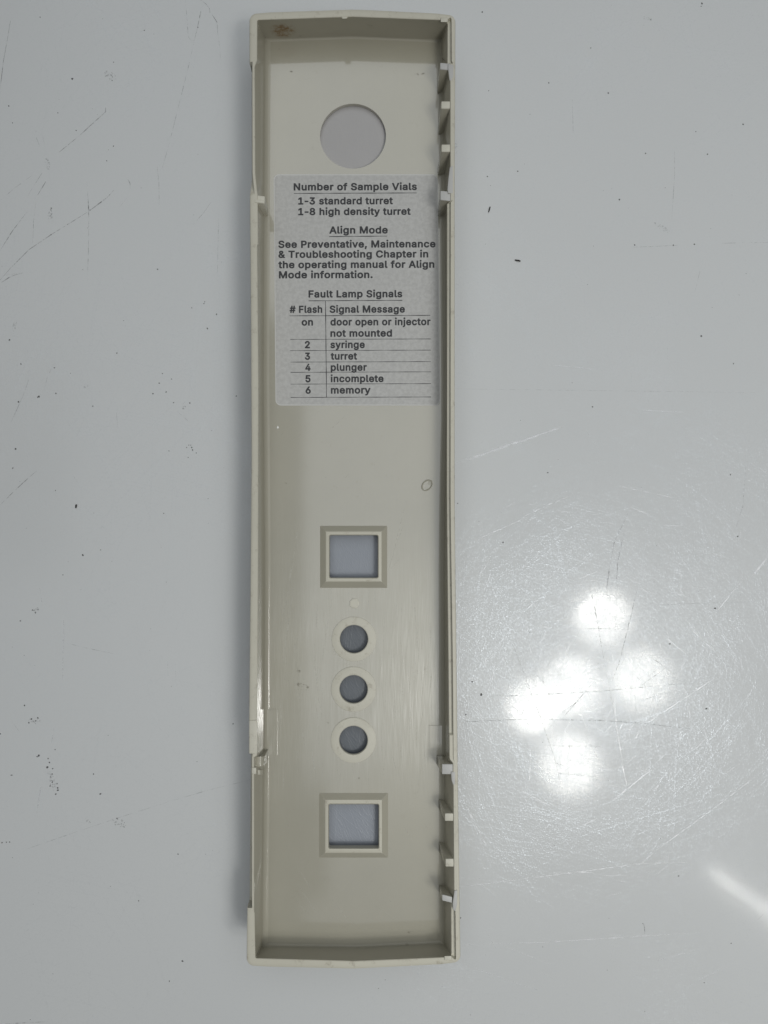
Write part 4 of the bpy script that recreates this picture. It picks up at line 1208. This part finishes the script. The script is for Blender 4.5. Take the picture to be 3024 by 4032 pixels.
    'T': (449, [182,-30,167,-19,161,0,161,415,157,420,32,420,14,425,4,435,0,450,2,520,14,535,32,541,417,541,432,537,444,525,449,510,448,445,437,427,422,420,292,420,289,415,289,0,285,-15,277,-25,262,-32], [8,7,6,6,5,8,1,0,2,4,11,5,8,5,11,9,8,11,10,9,11,24,23,22,24,22,21,17,16,18,16,15,18,12,18,15,15,14,12,13,12,14,18,12,19,2,0,24,24,21,2,3,2,21,21,20,3,20,19,3,4,3,19,11,4,19,19,12,11]),
    'V': (480, [196,-31,181,-23,173,-10,-14,498,-16,510,-11,525,1,537,16,541,91,540,102,535,111,526,241,163,367,525,376,535,391,541,461,541,476,538,486,530,493,520,494,500,306,-15,296,-26,281,-32], [6,5,7,7,5,3,4,3,5,9,8,10,2,1,0,10,8,3,7,3,8,22,21,20,18,17,19,15,14,19,19,17,15,16,15,17,11,20,19,12,11,19,19,14,12,13,12,14,2,0,22,22,20,2,20,11,2,3,2,11,10,3,11]),
    'a': (389, [135,-39,105,-33,70,-19,45,-1,21,26,7,56,-1,91,-1,121,6,156,15,176,30,196,47,211,70,225,100,240,240,260,243,266,241,276,230,290,215,297,195,299,170,296,144,281,115,243,95,242,21,266,10,281,11,301,25,331,45,359,70,380,100,397,135,409,180,416,215,415,255,408,295,392,323,371,347,341,362,306,369,251,367,-9,358,-24,340,-32,270,-31,260,-28,250,-18,195,-38,145,81,133,86,125,96,125,114,135,124,175,136,240,145,244,141,237,111,215,89,185,78], [26,25,24,24,27,26,2,1,48,13,12,51,13,51,52,22,21,23,30,29,21,2,48,3,48,49,3,4,3,49,5,4,49,6,5,49,49,50,6,7,6,50,8,7,50,9,8,50,10,9,50,11,10,50,50,51,11,51,12,11,27,24,23,23,21,27,28,27,21,21,29,28,19,32,20,53,14,52,18,33,19,32,19,33,44,43,45,41,40,42,42,40,43,45,43,40,40,39,54,39,38,15,16,15,38,38,37,16,37,36,16,57,46,45,56,57,45,55,56,45,45,40,55,40,54,55,54,39,53,14,53,39,39,15,14,16,36,17,36,35,17,35,34,17,18,17,34,33,18,34,46,57,0,57,47,0,1,0,47,48,1,47,30,21,20,31,30,20,20,32,31,52,14,13]),
    'b': (424, [203,-38,168,-29,143,-16,128,-28,118,-31,48,-32,31,-23,22,-8,21,512,28,529,43,539,118,540,129,537,140,527,146,512,148,396,183,411,228,416,268,413,313,398,345,377,370,352,393,318,411,272,421,212,420,147,405,87,383,42,347,2,303,-26,248,-39,203,81,188,86,174,97,155,127,146,167,147,222,157,257,175,282,198,295,233,297,248,293,263,284,283,257,295,212,294,157,283,120,263,93,238,81], [6,5,7,9,8,10,4,3,2,13,12,11,7,5,4,4,2,7,10,8,11,15,37,38,38,39,15,39,16,15,32,33,2,7,2,33,33,34,7,34,35,7,35,36,7,8,7,36,36,37,8,37,15,8,15,14,8,11,8,14,13,11,14,30,48,0,31,0,48,41,18,40,17,40,18,26,25,45,25,24,45,44,45,24,24,23,44,48,30,29,47,48,29,29,28,47,28,27,47,46,47,27,27,26,46,26,45,46,44,23,43,23,22,43,22,21,43,42,43,21,21,20,42,20,19,42,41,42,19,18,41,19,0,31,1,2,1,31,32,2,31,40,17,39,16,39,17]),
    'c': (396, [179,-38,134,-28,99,-10,69,13,38,52,20,87,8,127,2,187,5,232,14,272,34,318,58,352,84,376,118,397,154,410,189,416,239,414,269,408,298,397,324,382,344,365,365,342,380,317,393,282,392,267,384,254,374,247,299,230,279,240,263,272,239,292,219,297,199,297,169,288,145,262,131,217,129,167,141,122,154,102,174,85,199,79,224,80,244,87,257,97,284,142,294,147,309,149,379,130,391,117,394,97,384,67,367,37,344,11,314,-12,279,-28,249,-36,214,-40], [7,6,36,36,35,7,8,7,35,9,8,35,40,0,56,56,41,40,32,31,15,39,1,0,0,40,39,14,33,32,32,15,14,1,39,2,39,38,2,3,2,38,4,3,38,38,37,4,5,4,37,6,5,37,36,6,37,9,35,34,10,9,34,11,10,34,34,33,11,12,11,33,13,12,33,33,14,13,46,45,44,46,44,43,28,27,29,17,30,18,47,50,49,49,48,47,24,23,25,25,23,26,23,22,26,42,54,53,43,42,53,53,52,43,52,51,43,51,50,43,46,43,50,50,47,46,26,22,27,29,27,22,22,21,29,21,20,29,20,19,29,30,29,19,18,30,19,41,56,55,55,54,41,54,42,41,30,17,31,17,16,31,15,31,16]),
    'd': (424, [169,-38,124,-27,84,-3,53,27,25,72,8,127,3,172,5,232,18,287,34,322,59,357,94,387,124,403,159,413,209,416,244,410,274,397,279,402,279,512,284,527,294,536,309,541,384,538,398,527,404,512,404,2,401,-13,389,-27,374,-32,309,-32,294,-26,284,-15,259,-28,234,-36,204,-40,184,81,158,97,139,127,129,167,131,222,141,257,159,282,184,295,219,297,234,292,249,282,270,252,279,212,277,157,265,117,245,92,219,80], [6,5,38,35,0,34,34,51,35,43,14,42,42,14,13,0,35,1,35,36,1,2,1,36,3,2,36,36,37,3,4,3,37,5,4,37,38,5,37,6,38,39,7,6,39,8,7,39,39,40,8,9,8,40,10,9,40,40,41,10,11,10,41,12,11,41,41,42,12,42,13,12,16,46,17,46,16,45,44,45,16,31,30,29,28,27,26,26,25,28,24,23,22,28,25,29,31,29,25,24,22,21,49,50,31,31,25,49,48,49,25,47,48,25,25,24,47,46,47,24,17,46,24,18,17,24,24,21,18,21,20,18,20,19,18,51,34,33,33,32,51,32,31,51,31,50,51,44,16,43,16,15,43,14,43,15]),
    'e': (404, [184,-39,137,-28,104,-13,70,12,44,42,20,87,8,127,3,167,5,227,13,267,28,307,49,341,79,372,114,396,149,409,184,415,229,415,274,405,314,386,349,356,376,317,391,282,399,247,403,197,401,157,394,147,379,138,312,137,329,135,379,119,393,107,397,87,386,57,369,30,347,7,319,-13,284,-29,254,-37,214,-40,189,81,169,88,154,99,141,117,134,137,299,137,289,135,264,97,249,86,224,79,139,255,148,272,164,287,184,296,204,298,229,295,244,287,259,272,268,257,259,253], [6,5,43,7,6,43,8,7,43,39,0,38,38,48,39,15,52,53,52,15,14,0,39,1,39,40,1,2,1,40,40,41,2,3,2,41,4,3,41,41,42,4,5,4,42,43,5,42,8,43,49,9,8,49,10,9,49,49,50,10,11,10,50,12,11,50,50,51,12,13,12,51,51,52,13,52,14,13,44,27,57,47,37,36,36,35,47,46,47,35,27,44,46,44,45,46,44,57,58,18,17,55,28,33,32,29,28,32,32,31,29,31,30,29,25,24,26,24,23,26,26,23,27,46,35,34,34,33,46,33,28,46,27,46,28,57,27,23,23,22,57,22,21,57,21,20,57,56,57,20,20,19,56,55,56,19,18,55,19,48,38,37,37,47,48,49,43,58,55,17,54,17,16,54,53,54,16,15,53,16,44,58,43]),
    'f': (254, [71,-31,56,-20,49,0,49,290,46,295,-4,297,-21,310,-25,325,-24,390,-18,400,-4,410,46,412,51,460,61,491,82,520,111,543,141,555,176,562,216,560,246,554,266,542,274,525,256,455,246,443,231,437,201,442,181,440,176,435,174,425,176,412,231,411,251,401,260,385,260,330,255,310,241,298,231,295,176,295,174,290,172,-10,162,-25,146,-32], [6,5,7,7,5,4,4,11,7,8,7,11,11,10,8,9,8,10,40,39,41,1,0,2,0,41,2,41,39,2,39,38,2,3,2,38,26,25,17,25,18,17,34,33,35,24,23,22,22,21,19,21,20,19,35,33,36,37,36,33,29,37,33,30,29,33,33,32,30,32,31,30,24,22,25,18,25,22,22,19,18,3,38,37,4,3,37,11,4,37,37,29,11,29,28,11,12,11,28,28,27,12,13,12,27,14,13,27,27,26,14,15,14,26,16,15,26,26,17,16]),
    'g': (425, [174,-181,124,-170,79,-148,44,-117,21,-81,20,-61,29,-45,84,-14,105,-6,69,19,46,44,27,74,13,109,5,149,2,194,7,249,19,289,35,324,67,364,98,389,139,408,179,416,219,415,249,409,284,393,294,405,309,411,384,409,399,397,404,379,404,-11,402,-46,393,-76,384,-96,364,-123,344,-142,314,-160,254,-179,209,-183,174,-61,146,-46,126,-21,129,-17,164,-25,209,-27,244,-21,274,-9,279,-11,271,-41,249,-57,219,-65,184,93,159,106,139,134,129,174,131,224,142,259,163,284,189,296,219,297,234,292,249,283,269,254,279,214,278,159,266,124,249,104,219,92], [6,3,7,3,6,4,5,4,6,41,42,8,0,39,1,39,40,1,43,51,42,51,52,42,8,42,52,1,40,2,3,2,40,7,3,40,40,41,7,41,8,7,8,52,9,10,9,52,52,53,10,11,10,53,12,11,53,53,54,12,13,12,54,14,13,54,54,55,14,15,14,55,16,15,55,55,56,16,17,16,56,18,17,56,56,57,18,19,18,57,57,20,19,59,22,58,50,38,37,37,49,50,67,44,45,22,59,23,25,24,26,29,28,27,31,30,47,63,64,30,30,29,63,26,24,29,29,27,26,49,37,36,48,49,36,36,35,48,35,34,48,34,33,48,33,32,48,32,31,48,31,47,48,67,45,46,66,67,46,46,47,66,65,66,47,47,30,65,30,64,65,63,29,62,29,24,62,61,62,24,60,61,24,59,60,24,23,59,24,38,50,0,39,0,50,51,43,44,44,67,51,20,57,58,21,20,58,58,22,21]),
    'h': (410, [43,-30,28,-20,21,0,21,515,29,530,43,539,118,540,138,530,145,515,148,397,178,409,213,416,243,416,283,408,308,398,333,382,354,360,369,335,381,305,388,260,389,-5,378,-25,358,-32,293,-32,278,-26,268,-15,264,0,262,255,255,275,243,288,228,295,203,297,183,292,168,283,156,270,148,250,146,0,142,-15,133,-26,118,-32], [1,0,2,2,0,39,6,5,3,4,3,5,9,35,34,34,33,9,33,32,9,32,31,9,31,10,9,39,38,37,37,36,39,2,39,36,36,35,2,3,2,35,35,9,3,9,8,3,6,3,8,7,6,8,11,30,12,25,24,26,30,29,13,12,30,13,21,20,22,26,24,23,23,22,26,22,20,26,20,19,26,27,26,19,19,18,27,28,27,18,18,17,28,17,16,28,29,28,16,16,15,29,15,14,29,13,29,14,30,11,31,10,31,11]),
    'i': (167, [46,-31,28,-20,21,0,21,385,31,403,46,411,121,410,138,400,146,380,145,-5,136,-23,121,-31,81,445,56,450,31,466,15,490,9,520,15,545,33,570,56,585,86,590,111,585,136,569,153,545,158,515,153,490,135,465,111,450], [16,15,17,13,12,18,2,1,0,4,3,5,14,13,15,13,18,15,17,15,18,20,27,21,24,23,22,11,10,9,8,7,6,25,24,26,24,22,26,27,26,22,21,27,22,2,0,11,11,9,2,9,8,2,3,2,8,5,3,8,8,6,5,27,20,12,18,12,20,19,18,20]),
    'j': (167, [-20,-173,-35,-163,-42,-148,-41,-78,-35,-67,-25,-58,15,-52,20,-33,22,387,30,402,45,410,120,411,136,402,146,382,146,-28,141,-73,123,-118,106,-138,88,-153,65,-164,40,-171,5,-175,65,447,40,458,18,482,10,507,12,537,25,562,50,582,75,589,105,587,130,574,149,552,157,527,155,497,142,472,120,454,95,446], [2,1,0,0,21,2,3,2,21,4,3,5,10,9,8,20,6,21,3,21,6,5,3,6,24,23,25,26,25,27,29,22,37,33,32,31,13,12,11,35,34,36,34,33,36,37,36,33,33,31,37,29,37,31,30,29,31,6,20,19,19,18,6,18,17,6,17,16,6,16,15,6,7,6,15,15,14,7,8,7,14,14,13,8,10,8,13,13,11,10,25,23,22,27,25,22,28,27,22,22,29,28]),
    'l': (189, [118,-33,78,-22,51,-2,31,28,21,68,21,513,31,533,48,540,123,539,138,530,144,518,146,88,153,84,178,85,196,73,212,8,209,-12,193,-27,153,-34], [6,5,7,16,15,17,17,15,18,12,18,15,15,14,12,14,13,12,18,12,0,12,11,0,1,0,11,2,1,11,3,2,11,4,3,11,5,4,11,11,10,5,7,5,10,8,7,10,10,9,8]),
    'm': (610, [43,-30,28,-20,21,0,21,380,25,395,33,404,48,411,113,411,128,407,143,397,188,415,238,417,283,403,323,374,348,394,378,408,413,417,448,418,478,413,512,400,535,385,554,365,568,345,579,320,588,270,589,0,585,-15,577,-25,558,-32,493,-32,478,-26,467,-15,464,0,463,265,459,280,453,287,438,296,418,298,398,295,383,286,374,275,368,260,367,0,364,-15,353,-27,338,-32,273,-32,253,-24,246,-15,242,0,241,270,237,280,228,290,213,297,198,298,178,294,163,285,152,270,147,255,146,0,142,-15,133,-26,118,-32], [1,0,2,6,5,3,4,3,5,62,61,60,60,59,62,8,7,9,2,0,62,62,59,2,59,58,2,3,2,58,6,3,7,54,53,10,47,46,48,49,48,46,52,51,13,13,12,52,53,52,12,12,11,53,10,53,11,3,58,57,57,56,3,7,3,56,9,7,56,56,55,9,55,54,9,54,10,9,44,43,42,45,44,42,36,17,37,16,37,17,15,14,38,38,37,15,37,16,15,31,30,32,32,30,29,28,27,26,26,25,28,32,29,28,28,25,32,33,32,25,25,24,33,24,23,33,33,23,34,23,22,34,22,21,34,35,34,21,21,20,35,20,19,35,36,35,19,19,18,36,17,36,18,45,42,46,49,46,42,42,41,49,50,49,41,41,40,50,51,50,40,13,51,40,40,39,13,39,38,13,38,14,13]),
    'n': (410, [43,-30,28,-20,21,0,21,380,25,395,34,405,48,411,113,411,128,407,143,394,178,409,228,416,283,408,323,389,345,370,368,338,381,305,387,275,389,0,383,-19,363,-32,293,-32,278,-26,268,-15,264,0,262,255,255,275,243,288,228,295,208,297,188,294,168,283,156,270,148,250,146,0,142,-15,133,-26,118,-32], [2,1,0,0,37,2,7,6,3,6,5,3,4,3,5,32,31,9,31,30,9,30,10,9,36,35,37,35,34,37,2,37,34,34,33,2,3,2,33,33,32,3,32,9,3,7,3,9,9,8,7,29,28,11,24,23,22,19,18,20,21,20,18,24,22,21,21,18,24,25,24,18,18,17,25,17,16,25,26,25,16,16,15,26,15,14,26,27,26,14,14,13,27,13,12,27,28,27,12,11,28,12,10,30,29,29,11,10]),
    'o': (415, [179,-38,134,-28,99,-10,69,13,38,52,20,87,8,127,2,187,5,232,14,272,34,318,58,352,84,376,118,397,154,410,204,416,244,414,284,403,319,385,354,355,379,322,396,287,407,247,413,192,410,147,402,107,386,67,359,27,333,2,299,-20,264,-33,224,-40,184,81,159,97,139,127,129,177,131,222,144,260,164,284,189,296,224,296,239,292,254,282,275,252,286,207,285,157,272,117,249,90,219,79], [0,32,1,39,15,14,1,32,2,32,33,2,3,2,33,4,3,33,33,34,4,5,4,34,6,5,34,34,35,6,7,6,35,35,36,7,8,7,36,9,8,36,36,37,9,10,9,37,11,10,37,37,38,11,12,11,38,13,12,38,38,39,13,39,14,13,41,16,40,48,31,30,47,48,30,16,41,17,23,22,44,47,30,29,29,28,47,28,27,47,46,47,27,27,26,46,26,25,46,45,46,25,25,24,45,24,23,45,23,44,45,44,22,43,22,21,43,21,20,43,20,19,43,42,43,19,19,18,42,41,42,18,17,41,18,31,48,0,32,0,48,15,39,40,40,16,15]),
    'p': (424, [43,-173,28,-163,21,-143,21,377,23,392,33,404,48,411,118,411,133,404,143,393,178,410,228,416,268,413,313,398,344,377,373,349,398,307,413,267,421,212,422,167,416,122,399,72,380,37,358,11,333,-9,298,-28,263,-37,218,-40,178,-33,148,-19,146,-143,139,-163,128,-172,118,-174,198,82,173,98,162,112,153,132,145,177,148,227,160,262,178,284,203,296,238,296,265,282,285,252,295,212,294,157,281,117,261,92,248,84,233,80], [1,0,2,4,3,5,32,31,33,9,8,7,2,0,33,9,7,3,7,6,3,5,3,6,28,34,29,34,35,29,35,36,29,37,29,36,33,31,30,2,33,30,30,29,2,29,37,2,37,38,2,3,2,38,38,39,3,39,40,3,9,3,40,40,41,9,41,42,9,42,10,9,51,27,26,50,51,26,11,43,12,50,26,25,25,24,50,49,50,24,24,23,49,48,49,23,23,22,48,22,21,48,21,20,48,47,48,20,20,19,47,46,47,19,19,18,46,18,17,46,45,46,17,17,16,45,16,15,45,44,45,15,15,14,44,14,13,44,43,44,13,12,43,13,34,28,27,27,51,34,43,11,42,10,42,11]),
    'r': (259, [43,-30,28,-20,21,0,21,380,25,395,38,408,53,411,118,411,128,407,138,398,173,411,198,416,243,416,258,412,271,400,275,385,275,320,270,305,260,295,248,291,203,294,178,288,159,275,148,255,146,235,146,0,142,-15,133,-26,118,-32], [1,0,2,4,3,6,6,5,4,27,26,28,26,25,28,8,7,9,2,0,28,28,25,2,9,7,3,6,3,7,10,21,20,20,11,10,19,18,17,17,16,19,13,12,15,15,14,13,19,16,20,16,15,20,11,20,15,15,12,11,2,25,24,3,2,24,24,23,3,23,22,3,9,3,22,22,21,9,21,10,9]),
    's': (365, [151,-38,116,-31,91,-22,66,-8,42,12,23,37,11,62,4,92,9,112,26,125,91,138,101,138,119,127,131,100,141,88,156,81,181,77,201,79,221,85,234,97,235,107,231,114,216,121,106,150,76,165,54,182,31,211,20,237,15,272,18,302,26,327,41,352,64,377,91,394,121,407,156,414,191,416,231,413,281,395,306,378,322,362,339,337,352,307,356,287,351,272,341,262,331,259,276,246,261,246,243,257,231,281,221,292,206,299,186,300,166,298,151,291,141,282,142,272,151,264,166,258,271,230,301,216,320,202,341,180,356,152,362,122,361,82,352,52,337,27,319,7,291,-14,261,-28,231,-36,196,-40], [7,6,9,8,7,9,9,6,10,54,53,35,15,0,16,0,15,1,59,58,23,34,33,55,55,54,34,54,35,34,1,15,2,15,14,2,3,2,14,4,3,14,14,13,4,5,4,13,6,5,13,10,6,13,13,12,10,12,11,10,23,58,24,58,57,24,25,24,57,26,25,57,27,26,57,28,27,57,57,56,28,29,28,56,30,29,56,31,30,56,32,31,56,56,55,32,55,33,32,17,73,72,72,18,17,48,47,49,49,47,50,18,72,71,22,21,60,36,52,37,45,44,46,44,43,46,43,42,46,42,41,46,18,71,70,70,69,18,19,18,69,69,68,19,68,67,19,67,66,19,20,19,66,66,65,20,65,64,20,64,63,20,21,20,63,63,62,21,62,61,21,60,21,61,46,41,47,50,47,41,41,40,50,40,39,50,51,50,39,39,38,51,52,51,38,37,52,38,16,0,73,73,17,16,59,23,22,22,60,59,52,36,53,35,53,36]),
    't': (227, [141,-34,111,-27,86,-14,61,7,46,30,34,76,33,291,26,295,1,295,-9,299,-19,307,-25,321,-23,391,-17,401,-4,410,31,412,34,481,45,496,61,503,126,503,141,499,151,490,158,476,158,416,161,411,216,409,227,401,235,386,236,326,228,306,211,296,161,295,158,291,158,96,161,83,206,85,226,74,233,61,245,-4,236,-20,221,-29,181,-36], [10,9,11,15,7,6,11,9,8,8,7,11,7,15,11,12,11,15,15,14,12,13,12,14,17,16,18,19,18,15,18,16,15,39,38,40,38,37,40,29,28,30,26,25,27,40,37,41,34,41,37,35,34,37,37,36,35,30,28,31,24,31,28,28,27,24,27,25,24,41,34,0,1,0,34,2,1,34,3,2,34,4,3,34,5,4,34,34,33,5,6,5,33,33,32,6,32,31,6,15,6,31,31,24,15,24,23,15,19,15,23,23,22,19,22,21,19,20,19,21]),
    'u': (410, [158,-36,113,-24,78,-2,49,30,30,70,23,105,21,140,21,380,25,395,43,410,73,411,123,410,133,405,142,395,146,380,147,125,155,105,168,91,183,84,203,82,223,85,241,95,254,110,262,130,264,380,268,395,278,405,293,411,358,411,373,407,385,395,389,380,389,0,385,-15,373,-28,358,-32,293,-32,278,-25,268,-14,248,-24,218,-34,183,-37], [10,9,7,8,7,9,12,11,14,14,13,12,18,41,19,41,18,0,0,18,1,18,17,1,2,1,17,17,16,2,3,2,16,4,3,16,16,15,4,5,4,15,6,5,15,15,14,6,7,6,14,10,7,14,14,11,10,20,39,38,21,20,38,22,21,38,31,30,29,34,33,35,33,32,35,36,35,32,31,29,28,38,37,36,36,32,38,22,38,32,23,22,32,32,31,23,24,23,31,31,28,24,28,27,24,27,26,24,25,24,26,19,41,40,40,39,19,39,20,19]),
    'v': (389, [152,-30,142,-25,132,-10,-13,370,-14,385,-10,395,2,408,17,411,87,411,107,401,114,390,192,174,197,176,281,400,292,409,302,411,372,411,387,407,402,390,402,370,255,-15,246,-25,232,-31], [6,5,7,7,5,3,4,3,5,9,8,10,2,1,0,10,8,3,7,3,8,21,20,22,12,11,20,17,19,18,16,15,19,19,17,16,12,20,19,13,12,19,19,15,13,15,14,13,2,0,22,22,20,2,20,11,2,3,2,11,10,3,11]),
    'y': (389, [62,-175,32,-167,18,-150,16,-135,31,-75,37,-65,52,-55,92,-58,103,-55,114,-40,128,0,-13,370,-14,385,-11,395,2,408,17,411,87,411,107,401,115,390,192,174,197,176,281,400,292,409,302,411,372,411,387,407,402,390,402,370,234,-70,220,-100,189,-140,152,-165,112,-176], [12,11,15,13,12,15,14,13,15,3,2,1,1,0,3,4,3,0,0,7,4,7,6,4,6,5,4,15,11,16,25,27,26,24,23,27,27,25,24,27,23,21,22,21,23,29,28,9,10,9,28,19,10,28,20,19,28,28,27,20,27,21,20,7,0,32,8,7,32,32,31,8,31,30,8,30,29,8,29,9,8,10,19,11,19,18,11,16,11,18,17,16,18]),
}
CAP = 29.0
ZI = ZL + 0.00002
tv, tf = [], []
for txt, x0, x1, yb in LINES:
    pts_, tris, pen = [], [], 0.0
    for ch in txt:
        adv, co, tri = GLYPHS[ch]
        if ch == '-':
            adv, co = adv - 130, [q - 65 * (1 - i % 2) for i, q in enumerate(co)]
        b0 = len(pts_)
        pts_ += [(co[i] + pen, co[i + 1]) for i in range(0, len(co), 2)]
        tris += [(tri[i] + b0, tri[i + 1] + b0, tri[i + 2] + b0) for i in range(0, len(tri), 3)]
        pen += adv + 32
    a_, b_ = min(p[0] for p in pts_), max(p[0] for p in pts_)
    k = (x1 - x0) / (b_ - a_)
    b0 = len(tv)
    for x, y in pts_:
        px = x0 + (x - a_) * k
        tv.append(P(px, yb - (y + 32) * CAP / 573.0 - 0.0035 * (px - 1400), ZI))
    tf += [tuple(b0 + i for i in q) for q in tris]
me = bpy.data.meshes.new('lettering')
tf = up_faces(tv, tf)
me.from_pydata([tuple(v) for v in tv], [], tf)
me.materials.append(M_INK)
o = bpy.data.objects.new('lettering', me)
COL.objects.link(o)
o.parent = lab
rv, rf, rm = [], [], []
for xa, xb, y, w in ((1157, 1641, 760.5, 3.4), (1296, 1525, 930.5, 3.4), (1215, 1584, 1183.5, 3.2), (1140, 1694.5, 1242.5, 3.2), (1143, 1695.5, 1335.5, 2.6),
                     (1143, 1696, 1379.5, 2.6), (1143.5, 1696, 1424.8, 2.6), (1144, 1696.5, 1465, 2.6), (1144.5, 1697, 1511.5, 2.6), (1144.5, 1697, 1564, 2.8)):
    ribbon(rv, rf, rm, [(xa, y + 1.0), (xb, y - 1.0)], ZI + 0.00001, w, 0, taper=False)
ribbon(rv, rf, rm, [(1281.5, 1184), (1285.8, 1565)], ZI + 0.00002, 3.4, 0, taper=False)
rf = up_faces(rv, rf)
me = bpy.data.meshes.new('table_rules')
me.from_pydata([tuple(v) for v in rv], [], rf)
me.materials.append(M_INK)
o = bpy.data.objects.new('table_rules', me)
COL.objects.link(o)
o.parent = lab


# ------------------------------------------------------------------ crumbs lying on the worktop
def fleck(x, y, L, w, ang, label):
    bm = bmesh.new()
    k = (CAM_H) / F_PX
    c = P(x, y, 0)
    n = 7
    prev = None
    for i in range(n):
        f = i / (n - 1) - 0.5
        rr = w * k * 0.5 * (0.55 + 0.45 * math.cos(f * 2.6) + random.uniform(-0.1, 0.1))
        px_, py_ = f * L * k, 0.12 * L * k * math.sin(f * 3.0)
        loop = []
        for j in range(6):
            a = 2 * math.pi * j / 6
            u, v_, h = px_, py_ + rr * math.cos(a), rr * (1.05 + math.sin(a))
            loop.append(bm.verts.new((u * math.cos(ang) - v_ * math.sin(ang), u * math.sin(ang) + v_ * math.cos(ang), h + 0.00005)))
        if prev:
            for j in range(6):
                bm.faces.new((prev[j], prev[(j + 1) % 6], loop[(j + 1) % 6], loop[j]))
        else:
            bm.faces.new(loop[::-1])
        prev = loop
    bm.faces.new(prev)
    o = bm_obj('lint_fleck', bm, M_LINT)
    o.location = (c.x, c.y, 0)
    o['label'] = label
    o['category'] = 'lint'
    o['group'] = 'dark flecks on the worktop'
    return o


(x, y), = D((375, 1337))
fleck(x, y, 22, 6.5, math.radians(-28), 'short black fleck lying right of the cover, lower of the two beside the label')
(x, y), = D((230, 1075))
fleck(x, y, 22, 5.0, math.radians(58), 'thin dark fleck standing on a slant, close to the right wall of the cover')
(x, y), = B((499, 1482))
fleck(x, y, 14, 6.5, math.radians(62), 'small dark fleck on the worktop left of the cover beside its upper square opening')
